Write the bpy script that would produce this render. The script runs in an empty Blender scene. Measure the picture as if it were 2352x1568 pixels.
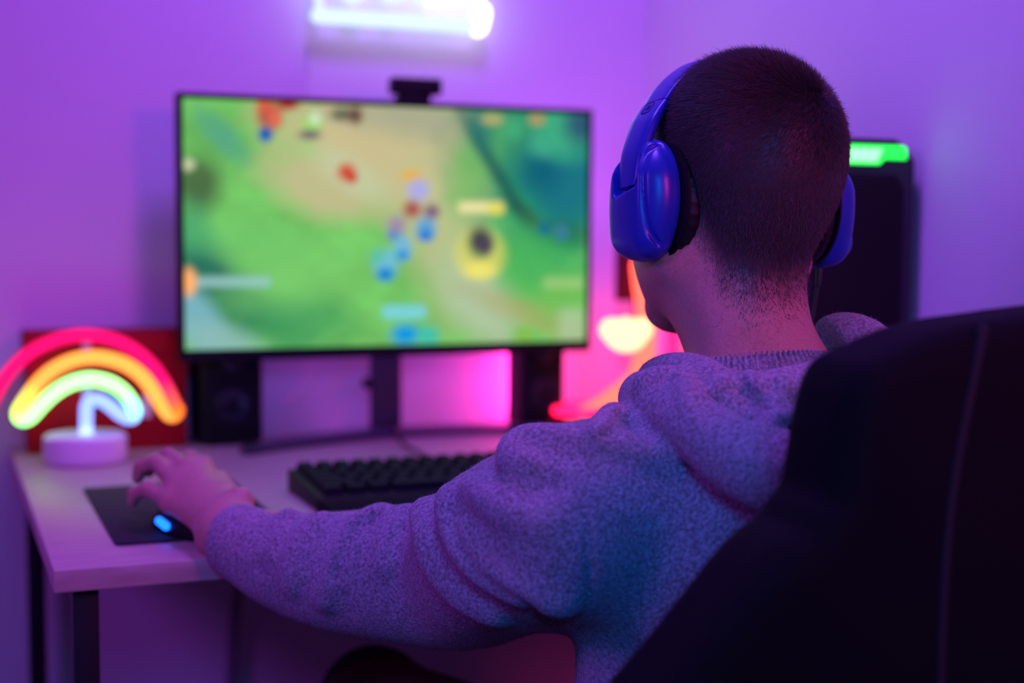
import bpy, bmesh, math, random
import numpy as np
from mathutils import Vector, Matrix

random.seed(4); RNG = np.random.default_rng(7)
scene = bpy.context.scene
COL = scene.collection

# ------------------------------------------------------------------ camera
F = 3267.0                                   # focal length in px of the 2352 px wide frame (50 mm)
YAW, PITCH, ROLL = .3874, .0759, .0068
DZ = .74                                     # desk height
CAM = np.array([0., 0., DZ + .3168])
_cy, _sy, _cp, _sp = math.cos(YAW), math.sin(YAW), math.cos(PITCH), math.sin(PITCH)
FW = np.array([_sy*_cp, _cy*_cp, -_sp]); _r0 = np.array([_cy, -_sy, 0]); _u0 = np.cross(_r0, FW)
RT = _r0*math.cos(ROLL) + _u0*math.sin(ROLL); UP = -_r0*math.sin(ROLL) + _u0*math.cos(ROLL)
def ray(px, py): return FW + RT*((px-1176)/F) + UP*((784-py)/F)
def at(px, py, d): return CAM + ray(px, py)*d            # surveying helpers: photo point + depth -> room point
def onz(px, py, z): r = ray(px, py); return CAM + r*((z-CAM[2])/r[2])
def ony(px, py, y): r = ray(px, py); return CAM + r*(y/r[1])
def onx(px, py, x): r = ray(px, py); return CAM + r*(x/r[0])

cam = bpy.data.cameras.new('camera'); cam.sensor_width = 36; cam.lens = 36*F/2352
cam.clip_start = .05
co = bpy.data.objects.new('camera', cam); COL.objects.link(co)
m = Matrix.Identity(4)
for i in range(3):
    m[i][0] = RT[i]; m[i][1] = UP[i]; m[i][2] = -FW[i]; m[i][3] = CAM[i]
co.matrix_world = m
cam.dof.use_dof = True; cam.dof.focus_distance = 1.19; cam.dof.aperture_fstop = 50.0/21.5
cam.dof.aperture_blades = 0
scene.camera = co

# ------------------------------------------------------------------ world, lights, exposure
w = bpy.data.worlds.new('world'); scene.world = w; w.use_nodes = True
w.node_tree.nodes['Background'].inputs[0].default_value = (.05, .02, .12, 1)
w.node_tree.nodes['Background'].inputs[1].default_value = .15
vs = scene.view_settings
scene.display_settings.display_device = 'sRGB'
vs.view_transform = 'Standard'; vs.look = 'None'; vs.gamma = 1; vs.exposure = 0; vs.use_curve_mapping = False
scene.cycles.use_denoising = True

def area(name, loc, target, size, col, power, sy=None, spread=None):
    l = bpy.data.lights.new(name, 'AREA'); l.energy = power; l.color = col; l.size = size
    if sy: l.shape = 'RECTANGLE'; l.size_y = sy
    if spread: l.spread = math.radians(spread)
    o = bpy.data.objects.new(name, l); COL.objects.link(o); o.location = loc
    o.rotation_euler = (Vector(target)-Vector(loc)).to_track_quat('-Z', 'Y').to_euler()
    return o
# unseen coloured lights: violet above and left, dim blue and magenta behind the camera
area('led_violet_right', (.55, 1.25, 2.3), (.85, 1.95, 1.1), .30, (.31, .085, 1.), 17)
area('led_violet_left', (-.75, .85, 1.55), (.35, 1.4, .75), .35, (.46, .06, 1.), 3.3, spread=110)
area('led_blue_back', (.0, -.35, 1.5), (.55, 1.0, .85), .35, (.0, .18, 1.), 1.5, spread=60)
area('led_magenta_back', (1.0, -.3, 1.5), (.7, 1.0, 1.0), .3, (1., .05, .40), 1.5, spread=70)

# ------------------------------------------------------------------ materials
def mat(name, col, rough=.5, metal=0, spec=.5, emit=None, es=1, sheen=0, noise=None, bump=None, trans=0, coat=0, sss=0):
    """noise=(scale, darker colour, detail[, stretch]); bump=(scale, strength, distance)"""
    M = bpy.data.materials.new(name); M.use_nodes = True; nt = M.node_tree; b = nt.nodes['Principled BSDF']
    b.inputs['Base Color'].default_value = (*col, 1); b.inputs['Roughness'].default_value = rough
    b.inputs['Metallic'].default_value = metal; b.inputs['Specular IOR Level'].default_value = spec
    b.inputs['Sheen Weight'].default_value = sheen; b.inputs['Transmission Weight'].default_value = trans
    b.inputs['Coat Weight'].default_value = coat
    if sheen: b.inputs['Sheen Roughness'].default_value = .6
    if sss:
        b.inputs['Subsurface Weight'].default_value = sss; b.inputs['Subsurface Radius'].default_value = (.012, .005, .003)
        b.inputs['Subsurface Scale'].default_value = .4
    if emit is not None:
        b.inputs['Emission Color'].default_value = (*emit, 1); b.inputs['Emission Strength'].default_value = es
    tc = nt.nodes.new('ShaderNodeTexCoord')
    def nz(scale, detail, stretch=None):
        n = nt.nodes.new('ShaderNodeTexNoise'); n.inputs['Scale'].default_value = scale; n.inputs['Detail'].default_value = detail
        if stretch:
            mp = nt.nodes.new('ShaderNodeMapping'); mp.inputs['Scale'].default_value = stretch
            nt.links.new(tc.outputs['Object'], mp.inputs[0]); nt.links.new(mp.outputs[0], n.inputs[0])
        else: nt.links.new(tc.outputs['Object'], n.inputs[0])
        return n
    if noise:
        n = nz(noise[0], noise[2], noise[3] if len(noise) > 3 else None)
        r = nt.nodes.new('ShaderNodeValToRGB'); r.color_ramp.elements[0].position = .33; r.color_ramp.elements[1].position = .67
        r.color_ramp.elements[0].color = (*noise[1], 1); r.color_ramp.elements[1].color = (*col, 1)
        nt.links.new(n.outputs['Fac'], r.inputs[0]); nt.links.new(r.outputs[0], b.inputs['Base Color'])
    if bump:
        n = nz(bump[0], 3); bp = nt.nodes.new('ShaderNodeBump'); bp.inputs['Strength'].default_value = bump[1]
        bp.inputs['Distance'].default_value = bump[2]
        nt.links.new(n.outputs['Fac'], bp.inputs['Height']); nt.links.new(bp.outputs[0], b.inputs['Normal'])
    return M
def glow(name, col, strength=1):
    M = bpy.data.materials.new(name); M.use_nodes = True; nt = M.node_tree; nt.nodes.clear()
    e = nt.nodes.new('ShaderNodeEmission'); o = nt.nodes.new('ShaderNodeOutputMaterial')
    e.inputs[0].default_value = (*col, 1); e.inputs[1].default_value = strength; nt.links.new(e.outputs[0], o.inputs[0]); return M
def glow_attr(name, strength=1, attr='Col'):
    M = glow(name, (1, 1, 1), strength); nt = M.node_tree
    a = nt.nodes.new('ShaderNodeAttribute'); a.attribute_name = attr
    nt.links.new(a.outputs['Color'], nt.nodes['Emission'].inputs[0]); return M

def srgb(r, g, b):
    f = lambda c: (c/255/12.92 if c/255 <= .04045 else ((c/255+.055)/1.055)**2.4)
    return (f(r), f(g), f(b))

M = dict(
    wall=mat('wall_paint', (.78, .76, .78), .8, spec=.2, noise=(3, (.74, .72, .74), 3), bump=(140, .06, .002)),
    ceiling=mat('ceiling_paint', (.75, .75, .75), .9), floor=mat('floor_laminate', (.30, .22, .17), .45, noise=(5, (.22, .15, .11), 5, (1, 8, 1))),
    wood=mat('pale_wood', (.52, .44, .37), .38, noise=(14, (.40, .32, .26), 6, (1.2, 14, 6)), bump=(60, .05, .001)),
    wood_edge=mat('wood_edge', (.52, .42, .34), .5, noise=(14, (.42, .33, .26), 6, (1.2, 14, 6))),
    black_metal=mat('black_metal', (.012, .013, .016), .45, .3), plastic=mat('black_plastic', (.005, .005, .007), .55, spec=.22),
    dark=mat('dark_plastic', (.006, .006, .009), .7, spec=.18), gloss=mat('dark_gloss', (.012, .012, .02), .16),
    key=mat('key_plastic', (.007, .006, .010), .7, spec=.12), rest=mat('wrist_rest_foam', (.005, .005, .007), .85, spec=.1, bump=(400, .3, .001)), pad=mat('pad_cloth', (.010, .013, .014), .8, bump=(900, .2, .0005)),
    base_grey=mat('stand_grey', (.05, .045, .07), .35, .3),
    red=mat('red_board', (.32, .003, .012), .6, spec=.15, noise=(30, (.34, .002, .010), 3)), red_dark=mat('red_trim', (.05, .003, .014), .6, spec=.2),
    white=mat('white_plastic', (.80, .78, .80), .42), acrylic=mat('clear_acrylic', (.95, .95, .98), .08, trans=.95),
    skin=mat('skin', (.50, .285, .21), .48, noise=(420, (.43, .23, .165), 3), bump=(900, .25, .0006), sss=.15),
    hair=mat('hair_dark', (.045, .032, .030), .38, spec=.6),
    scalp=mat('scalp', (.06, .038, .03), .7),
    hoodie=mat('grey_fleece', (.38, .37, .39), .95, spec=.12, sheen=.2, noise=(340, (.14, .135, .15), 4), bump=(420, .85, .0022)),
    trousers=mat('maroon_trousers', (.09, .012, .016), .9, bump=(500, .4, .001)), knee=mat('black_cloth', (.010, .010, .012), .9, bump=(500, .4, .001)),
    shoe=mat('shoe_cloth', (.02, .02, .022), .7), sole=mat('shoe_sole', (.5, .5, .5), .6),
    blue=mat('blue_plastic', (.010, .035, .36), .34, spec=.5, bump=(2500, .03, .0002)),
    leather=mat('black_leatherette', (.006, .006, .008), .5, spec=.35, bump=(180, .25, .001)),
    chair=mat('chair_black', (.0026, .0036, .0042), .8, spec=.12, bump=(300, .3, .001)), seam=mat('chair_seam', (.006, .006, .008), .8),
    mark=mat('mark_dark_blue', (.003, .008, .08), .5),
    cord=mat('grey_cable', (.22, .21, .23), .6),
    rubber=mat('cable_rubber', (.015, .015, .018), .5),
)

def frosted(name, col, clear=.8):
    Mt = bpy.data.materials.new(name); Mt.use_nodes = True; nt = Mt.node_tree; b = nt.nodes['Principled BSDF']; o = nt.nodes['Material Output']
    b.inputs['Base Color'].default_value = (*col, 1); b.inputs['Roughness'].default_value = .3
    t = nt.nodes.new('ShaderNodeBsdfTransparent'); mx_ = nt.nodes.new('ShaderNodeMixShader'); mx_.inputs[0].default_value = clear
    nt.links.new(b.outputs[0], mx_.inputs[1]); nt.links.new(t.outputs[0], mx_.inputs[2]); nt.links.new(mx_.outputs[0], o.inputs[0]); return Mt
M['panel'] = frosted('sign_acrylic', (.9, .92, 1.), .95); M['acrylic'] = frosted('clear_acrylic_clip', (.9, .92, 1.), .6)

# ------------------------------------------------------------------ object helpers
def empty(name, loc, label=None, cat=None, group=None):
    o = bpy.data.objects.new(name, None); COL.objects.link(o); o.location = loc; o.empty_display_size = .05
    tag(o, label, cat, group); return o
def tag(o, label=None, cat=None, group=None, kind=None):
    if label: o['label'] = label
    if cat: o['category'] = cat
    if group: o['group'] = group
    if kind: o['kind'] = kind
    return o
def wloc(p):
    v = Vector((0, 0, 0))
    while p is not None: v += p.location; p = p.parent
    return v
def obj(name, V, Fc, material, parent=None, smooth=False, origin=None):
    """world-space vertices -> one mesh object under parent"""
    V = np.asarray(V, float)
    off = np.array(wloc(parent)) if parent else np.zeros(3)
    o0 = np.array(origin) if origin is not None else (off if parent else V.mean(0)*[1, 1, 0] + [0, 0, V[:, 2].min()])
    me = bpy.data.meshes.new(name); me.from_pydata((V-o0).tolist(), [], [list(map(int, f)) for f in Fc]) if not isinstance(Fc, np.ndarray) else _quads(me, V-o0, Fc)
    me.materials.append(material if not isinstance(material, str) else M[material])
    if smooth: me.polygons.foreach_set('use_smooth', [True]*len(me.polygons))
    me.update()
    o = bpy.data.objects.new(name, me); COL.objects.link(o)
    if parent: o.parent = parent; o.location = o0-off
    else: o.location = o0
    return o
def _quads(me, V, Q):
    me.vertices.add(len(V)); me.vertices.foreach_set('co', V.astype(np.float32).ravel())
    n, k = Q.shape
    me.loops.add(n*k); me.loops.foreach_set('vertex_index', Q.astype(np.int32).ravel())
    me.polygons.add(n); me.polygons.foreach_set('loop_start', np.arange(0, n*k, k, dtype=np.int32)); me.polygons.foreach_set('loop_total', np.full(n, k, np.int32))
    me.update(calc_edges=True); me.validate()
def bevel(o, wd=.003, seg=3):
    md = o.modifiers.new('bevel', 'BEVEL'); md.width = wd; md.segments = seg; md.limit_method = 'ANGLE'
    o.data.polygons.foreach_set('use_smooth', [True]*len(o.data.polygons)); md.harden_normals = False
    return o
BF = [(0, 3, 2, 1), (4, 5, 6, 7), (0, 1, 5, 4), (1, 2, 6, 5), (2, 3, 7, 6), (3, 0, 4, 7)]
def box(name, lo, hi, material, parent=None, bev=.002, rot=None, taper=None):
    lo, hi = np.array(lo, float), np.array(hi, float); c = (lo+hi)/2
    V = np.array([(lo[0], lo[1], lo[2]), (hi[0], lo[1], lo[2]), (hi[0], hi[1], lo[2]), (lo[0], hi[1], lo[2]),
                  (lo[0], lo[1], hi[2]), (hi[0], lo[1], hi[2]), (hi[0], hi[1], hi[2]), (lo[0], hi[1], hi[2])])
    if taper: V[4:, :2] = c[:2] + (V[4:, :2]-c[:2])*taper
    if rot is not None: V = (V-c) @ np.array(rot).T + c
    o = obj(name, V, BF, material, parent)
    if bev: bevel(o, bev)
    return o
def prism(name, outline, d0, d1, axis, material, parent=None, bev=.002):
    """outline = list of 2D points in the plane across axis; extruded from d0 to d1"""
    n = len(outline); put = {0: lambda a, b, d: (d, a, b), 1: lambda a, b, d: (a, d, b), 2: lambda a, b, d: (a, b, d)}[axis]
    V = [put(a, b, d0) for a, b in outline] + [put(a, b, d1) for a, b in outline]
    Fc = [list(range(n)), list(range(2*n-1, n-1, -1))] + [[i, i+n, (i+1) % n+n, (i+1) % n] for i in range(n)]
    o = obj(name, V, Fc, material, parent)
    bm = bmesh.new(); bm.from_mesh(o.data); bmesh.ops.recalc_face_normals(bm, faces=bm.faces); bm.to_mesh(o.data); bm.free()
    if bev: bevel(o, bev)
    return o
def catmull(P, n=8, closed=False):
    P = np.array(P, float); out = []; N = len(P)
    rng = range(N if closed else N-1)
    for i in rng:
        if closed: a, b, c, d = P[i-1], P[i], P[(i+1) % N], P[(i+2) % N]
        else: a, b, c, d = P[max(i-1, 0)], P[i], P[i+1], P[min(i+2, N-1)]
        for t in np.arange(n)/n:
            out.append(.5*((2*b)+(c-a)*t+(2*a-5*b+4*c-d)*t*t+(3*b-a-3*c+d)*t**3))
    if not closed: out.append(P[-1])
    return np.array(out)
def tube(name, path, r, material, parent=None, seg=12, closed=False, colors=None, dome=True):
    P = np.array(path, float); n = len(P); r = np.broadcast_to(np.array(r, float), (n,)).copy()
    if dome and not closed:                                   # rounded ends
        t0 = P[0]-P[1]; t0 /= np.linalg.norm(t0); t1 = P[-1]-P[-2]; t1 /= np.linalg.norm(t1)
        pre = [(P[0]+t0*r[0]*math.sin(a), r[0]*math.cos(a)) for a in (1.45, 1.1, .75, .4)]
        post = [(P[-1]+t1*r[-1]*math.sin(a), r[-1]*math.cos(a)) for a in (.4, .75, 1.1, 1.45)]
        if colors is not None: colors = np.vstack([[colors[0]]*4, colors, [colors[-1]]*4])
        P = np.vstack([[p for p, _ in pre], P, [p for p, _ in post]]); r = np.concatenate([[x for _, x in pre], r, [x for _, x in post]]); n = len(P)
    T = np.roll(P, -1, 0)-np.roll(P, 1, 0)
    if not closed: T[0] = P[1]-P[0]; T[-1] = P[-1]-P[-2]
    T /= np.linalg.norm(T, axis=1)[:, None]+1e-12
    ref = np.array([0, 0, 1.]) if abs(T[0][2]) < .9 else np.array([1., 0, 0])
    N0 = np.cross(T[0], ref); N0 /= np.linalg.norm(N0); V = []
    for i in range(n):
        N0 = N0-T[i]*(N0@T[i]); N0 /= np.linalg.norm(N0); B0 = np.cross(T[i], N0)
        for k in range(seg):
            a = 2*math.pi*k/seg; V.append(P[i]+r[i]*(math.cos(a)*N0+math.sin(a)*B0))
    Fc = []
    for i in range(n if closed else n-1):
        j = (i+1) % n
        for k in range(seg): Fc.append((i*seg+k, i*seg+(k+1) % seg, j*seg+(k+1) % seg, j*seg+k))
    if not closed: Fc.append(tuple(range(seg-1, -1, -1))); Fc.append(tuple(range((n-1)*seg, n*seg)))
    o = obj(name, V, Fc, material, parent, True)
    if colors is not None:
        at_ = o.data.color_attributes.new('Col', 'FLOAT_COLOR', 'POINT')
        C = np.repeat(np.hstack([colors, np.ones((n, 1))]), seg, 0); at_.data.foreach_set('color', C.astype(np.float32).ravel())
    return o
def lathe(name, prof, c, material, parent=None, seg=40, axis=2):
    """prof = [(r, h)] from the bottom up, revolved about an axis through c"""
    V = []
    for r, h in prof:
        for k in range(seg):
            a = 2*math.pi*k/seg; q = (r*math.cos(a), r*math.sin(a), h)
            V.append({2: q, 1: (q[0], q[2], q[1]), 0: (q[2], q[0], q[1])}[axis])
    V = np.array(V)+np.array(c); n = len(prof); Fc = []
    for i in range(n-1):
        for k in range(seg): Fc.append((i*seg+k, i*seg+(k+1) % seg, (i+1)*seg+(k+1) % seg, (i+1)*seg+k))
    Fc += [tuple(range(seg-1, -1, -1)), tuple(range((n-1)*seg, n*seg))]
    o = obj(name, V, Fc, material, parent)
    bm = bmesh.new(); bm.from_mesh(o.data); bmesh.ops.recalc_face_normals(bm, faces=bm.faces); bm.to_mesh(o.data); bm.free()
    return bevel(o, .0012, 2)

# ------------------------------------------------------------------ implicit surfaces (for cloth, body, cushions)
def smin(a, b, k):
    if k <= 0: return np.minimum(a, b)
    h = np.maximum(k-np.abs(a-b), 0)/k; return np.minimum(a, b)-h*h*k*.25
def smax(a, b, k): return -smin(-a, -b, k)
class Sdf:
    def __init__(s): s.prims = []; s.post = None
    def add(s, fn, c, R, k=.01, mode='u'): s.prims.append((fn, np.array(c, np.float32), float(R), k, mode)); return s
    def cap(s, a, b, ra, rb=None, k=.01, mode='u', sc=None):
        rb = ra if rb is None else rb
        a = np.array(a, np.float32); b = np.array(b, np.float32); sc_ = None if sc is None else np.array(sc, np.float32); ms = 1 if sc is None else min(sc)
        c0 = (a+b)/2
        a1, b1 = (a, b) if sc is None else (c0+(a-c0)/sc_, c0+(b-c0)/sc_)
        ab = b1-a1; L = float(ab@ab)+1e-12
        def fn(P):
            Q = P if sc_ is None else c0+(P-c0)/sc_
            q = Q-a1; t = np.clip(q@ab/L, 0, 1)
            return (np.linalg.norm(q-t[:, None]*ab, axis=1)-(ra+(rb-ra)*t))*ms
        return s.add(fn, c0, np.linalg.norm(b-a)/2+max(ra, rb)*(1 if sc is None else max(sc)), k, mode)
    def chain(s, pts, k=.01, mode='u', n=0, sc=None):
        """pts = [(x,y,z,r)...]"""
        pts = np.array([tuple(p[0])+(p[1],) if len(p) == 2 else p for p in pts], float)
        if n: pts = catmull(pts, n)
        a, b, r = pts[:-1, :3].astype(np.float32), pts[1:, :3].astype(np.float32), pts[:, 3]
        mid = (a+b)/2; rad = np.linalg.norm(b-a, axis=1)/2+np.maximum(r[:-1], r[1:])
        def fn(P, c=None, br=0):
            d = np.full(len(P), 1., np.float32)
            for i in range(len(a)):
                if c is not None and np.linalg.norm(c-mid[i])-rad[i]-br > .03+k: continue
                ab = b[i]-a[i]; q = P-a[i]; t = np.clip(q@ab/(float(ab@ab)+1e-12), 0, 1)
                d = smin(d, np.linalg.norm(q-t[:, None]*ab, axis=1)-(r[i]+(r[i+1]-r[i])*t), .004)
            return d
        fn.cull = True
        c = pts[:, :3].mean(0); return s.add(fn, c, np.linalg.norm(pts[:, :3]-c, axis=1).max()+r.max(), k, mode)
    def ell(s, c, r, k=.01, mode='u', rot=None):
        c = np.array(c, np.float32); r = np.array(r, np.float32); Rm = None if rot is None else np.array(rot, np.float32)
        def fn(P):
            q = P-c
            if Rm is not None: q = q@Rm
            k0 = np.linalg.norm(q/r, axis=1); k1 = np.linalg.norm(q/(r*r), axis=1)+1e-9; return k0*(k0-1)/k1
        return s.add(fn, c, r.max(), k, mode)
    def rbox(s, c, h, rd, k=.01, mode='u', rot=None):
        c = np.array(c, np.float32); h = np.array(h, np.float32)-rd; Rm = None if rot is None else np.array(rot, np.float32)
        def fn(P):
            q = P-c
            if Rm is not None: q = q@Rm
            q = np.abs(q)-h; return np.linalg.norm(np.maximum(q, 0), axis=1)+np.minimum(q.max(1), 0)-rd
        return s.add(fn, c, float(np.linalg.norm(h+rd)), k, mode)
    def __call__(s, P, c=None, br=0):
        P = np.asarray(P, np.float32); d = np.full(len(P), 1., np.float32)
        for fn, pc, R, k, mode in s.prims:
            if c is not None and np.linalg.norm(c-pc)-R-br > .03+k: continue
            v = fn(P, c, br) if hasattr(fn, 'cull') else fn(P)
            if mode == 'u': d = smin(d, v, k)
            elif mode == 's': d = smax(d, -v, k)
            else: d = smax(d, v, k)
        if s.post: d = s.post(P, d)
        return d
    def surf(s, px, py, t0=.6, t1=2.2):
        r = ray(px, py); r = r/np.linalg.norm(r); t = t0
        for _ in range(160):
            d = min(float(s((CAM+r*t)[None], CAM+r*t, 0)[0]), .03)
            if d < .0004: return CAM+r*t
            t += max(d*.8, .0004)
            if t > t1: return None
        return CAM+r*t
_E = [(0, 1), (2, 3), (4, 5), (6, 7), (0, 2), (1, 3), (4, 6), (5, 7), (0, 4), (1, 5), (2, 6), (3, 7)]
_C8 = np.array([(i, j, k) for k in (0, 1) for j in (0, 1) for i in (0, 1)])
def polygonise(f, lo, hi, h, B=16):
    lo = np.array(lo, float); nb = np.ceil((np.array(hi)-lo)/(h*B)).astype(int); G = nb*B+2
    bi = np.stack(np.meshgrid(*[np.arange(n) for n in nb], indexing='ij'), -1).reshape(-1, 3)
    cen = lo+(bi+.5)*B*h; br = B*h*.87
    keep = np.concatenate([np.abs(f(cen[i:i+4096])) for i in range(0, len(cen), 4096)]) < br*1.7
    n1 = B+1; off = np.stack(np.meshgrid(*[np.arange(n1)]*3, indexing='ij'), -1).reshape(-1, 3)
    VK, VP, FK = [], [], []
    key = lambda I: (I[..., 0]*G[1]+I[..., 1])*G[2]+I[..., 2]
    for b0, c in zip(bi[keep]*B, cen[keep]):
        v = f(lo+(b0+off)*h, c, br).reshape(n1, n1, n1); ins = v < 0
        if ins.all() or not ins.any(): continue
        cnt = sum(ins[i:i+B, j:j+B, k:k+B].astype(np.int8) for i, j, k in _C8)
        cells = np.argwhere((cnt > 0) & (cnt < 8))
        if not len(cells): continue
        cv = np.stack([v[cells[:, 0]+i, cells[:, 1]+j, cells[:, 2]+k] for i, j, k in _C8], 1)
        acc = np.zeros((len(cells), 3)); num = np.zeros(len(cells))
        for p, q in _E:
            a, b = cv[:, p], cv[:, q]; cr = (a < 0) != (b < 0); t = np.where(cr, a/np.where(cr, a-b, 1), 0)
            acc += cr[:, None]*(_C8[p]+t[:, None]*(_C8[q]-_C8[p])); num += cr
        VP.append(lo+(b0+cells+acc/num[:, None])*h); VK.append(key(b0+cells+1))
        for ax in range(3):
            s0 = ins[:B, :B, :B]; sl = [slice(0, B)]*3; sl[ax] = slice(1, B+1); s1 = ins[tuple(sl)]
            e = np.argwhere(s0 != s1)
            if not len(e): continue
            u = np.zeros(3, int); w_ = np.zeros(3, int); u[(ax+1) % 3] = 1; w_[(ax+2) % 3] = 1; g = b0+e+1
            q = np.stack([key(g), key(g-u), key(g-u-w_), key(g-w_)], 1)
            flip = ~s0[e[:, 0], e[:, 1], e[:, 2]]; q[flip] = q[flip][:, ::-1]; FK.append(q)
    VK = np.concatenate(VK); VP = np.concatenate(VP); FK = np.concatenate(FK)
    o = np.argsort(VK); VK = VK[o]; VP = VP[o]
    idx = np.searchsorted(VK, FK); idx = np.minimum(idx, len(VK)-1); ok = (VK[idx] == FK).all(1)
    return VP, idx[ok]
def relax(V, Q, it=1, w=.5):
    for _ in range(it):
        S = np.zeros_like(V); n = np.zeros(len(V))
        for a, b in ((0, 1), (1, 2), (2, 3), (3, 0)):
            np.add.at(S, Q[:, a], V[Q[:, b]]); np.add.at(S, Q[:, b], V[Q[:, a]]); np.add.at(n, Q[:, a], 1); np.add.at(n, Q[:, b], 1)
        V = V*(1-w)+w*S/np.maximum(n, 1)[:, None]
    return V
def blob(name, f, lo, hi, h, material, parent=None, it=2, origin=None):
    V, Q = polygonise(f, lo, hi, h); V = relax(V, Q, it)
    return obj(name, V, Q, material, parent, True, origin)
def rot(ax, a):
    c, s = math.cos(a), math.sin(a)
    return np.array({'x': [[1, 0, 0], [0, c, -s], [0, s, c]], 'y': [[c, 0, s], [0, 1, 0], [-s, 0, c]], 'z': [[c, -s, 0], [s, c, 0], [0, 0, 1]]}[ax])

# ================================================================== the room
X0, X1, Y0, Y1, ZC = -1.9, 1.145, -1.6, 2.21, 2.5
tag(box('floor', (X0, Y0, -.05), (X1, Y1, 0), 'floor', bev=0), 'brown laminate floor of the room', kind='structure')
tag(box('ceiling', (X0, Y0, ZC), (X1, Y1, ZC+.05), 'ceiling', bev=0), 'plain pale ceiling of the room', kind='structure')
tag(box('wall_back', (X0, Y1, 0), (X1, Y1+.08, ZC), 'wall', bev=0), 'white wall behind the desk washed in violet light', kind='structure')
tag(box('wall_right', (X1, Y0, 0), (X1+.08, Y1+.08, ZC), 'wall', bev=0), 'white wall to the right of the computer tower', kind='structure')
tag(box('wall_left', (X0-.08, Y0, 0), (X0, Y1+.08, ZC), 'wall', bev=0), 'white wall left of the desk', kind='structure')
tag(box('wall_front', (X0, Y0-.08, 0), (X1, Y0, ZC), 'wall', bev=0), 'white wall behind the camera', kind='structure')
tag(box('baseboard_back', (X0, Y1-.012, 0), (X1, Y1, .07), 'white', bev=.002), 'white skirting board under the back wall', kind='structure')
tag(box('baseboard_right', (X1-.012, Y0, 0), (X1, Y1-.012, .07), 'white', bev=.002), 'white skirting board under the right wall', kind='structure')

# ================================================================== desk
DX0, DX1, DY0, DY1 = .099, 1.14, 1.3714, 2.195
desk = empty('desk', ((DX0+DX1)/2, (DY0+DY1)/2, 0), 'pale wooden desk with thin black metal legs in the corner', 'desk')
box('tabletop', (DX0, DY0, DZ-.022), (DX1, DY1, DZ), 'wood', desk, .0015)
LEG = .024
lx0, ly0 = .118, 1.395
for x in (lx0, DX1-.05):
    for y in (ly0, 2.12): box('leg', (x, y, 0), (x+LEG, y+LEG, DZ-.022), 'black_metal', desk, .001)
    box('side_rail', (x, ly0+LEG, .09), (x+LEG, 2.12, .09+LEG), 'black_metal', desk, .001)
    box('top_rail', (x, ly0+LEG, DZ-.022-LEG), (x+LEG, 2.12, DZ-.022), 'black_metal', desk, .001)

# ================================================================== monitor
MX, MY, MZ, MW, MH = .6516, 2.0636, CAM[2]+.0043, .65, .3837
mon = empty('monitor', (MX, MY+.06, DZ), 'wide black computer monitor showing a bright green strategy game', 'monitor')
z0, z1 = MZ-MH/2, MZ+MH/2
box('screen_housing', (MX-MW/2, MY, z0), (MX+MW/2, MY+.022, z1), 'plastic', mon, .002)
for a in (((MX-MW/2, MY-.003, z0), (MX-MW/2+.008, MY, z1)), ((MX+MW/2-.008, MY-.003, z0), (MX+MW/2, MY, z1)),
          ((MX-MW/2+.008, MY-.003, z1-.008), (MX+MW/2-.008, MY, z1)), ((MX-MW/2+.008, MY-.003, z0), (MX+MW/2-.008, MY, z0+.017))):
    box('bezel', a[0], a[1], 'plastic', mon, .0006)
prism('rear_cover', [(MX-.2, z0+.03), (MX+.2, z0+.03), (MX+.17, z1-.06), (MX-.17, z1-.06)], MY+.022, MY+.05, 1, 'dark', mon, .006)
box('neck', (MX-.022, MY+.05, DZ+.008), (MX+.026, MY+.072, MZ), 'base_grey', mon, .004)
box('neck_knob', (MX-.034, MY+.052, DZ+.075), (MX-.022, MY+.068, DZ+.09), 'dark', mon, .002)
bl_ = glow('violet_strip', (.46, .09, 1.), 36)
for a_, b_ in (((-.27, z0+.03), (.27, z0+.04)), ((.27, z0+.05), (.28, z1-.06))):
    box('back_light', (MX+a_[0], MY+.0225, a_[1]), (MX+b_[0], MY+.026, b_[1]), bl_, mon, 0)
# wide curved foot: two sweeping arms
A = catmull([(.409, 1.985), (.50, 2.035), (.62, 2.075), (.74, 2.085), (.86, 2.08), (.935, 2.065)], 6)
Bk = catmull([(.935, 2.09), (.86, 2.12), (.74, 2.145), (.62, 2.14), (.48, 2.085), (.40, 2.01)], 6)
prism('foot', [tuple(p) for p in A]+[tuple(p) for p in Bk], DZ, DZ+.011, 2, 'base_grey', mon, .004)

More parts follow.
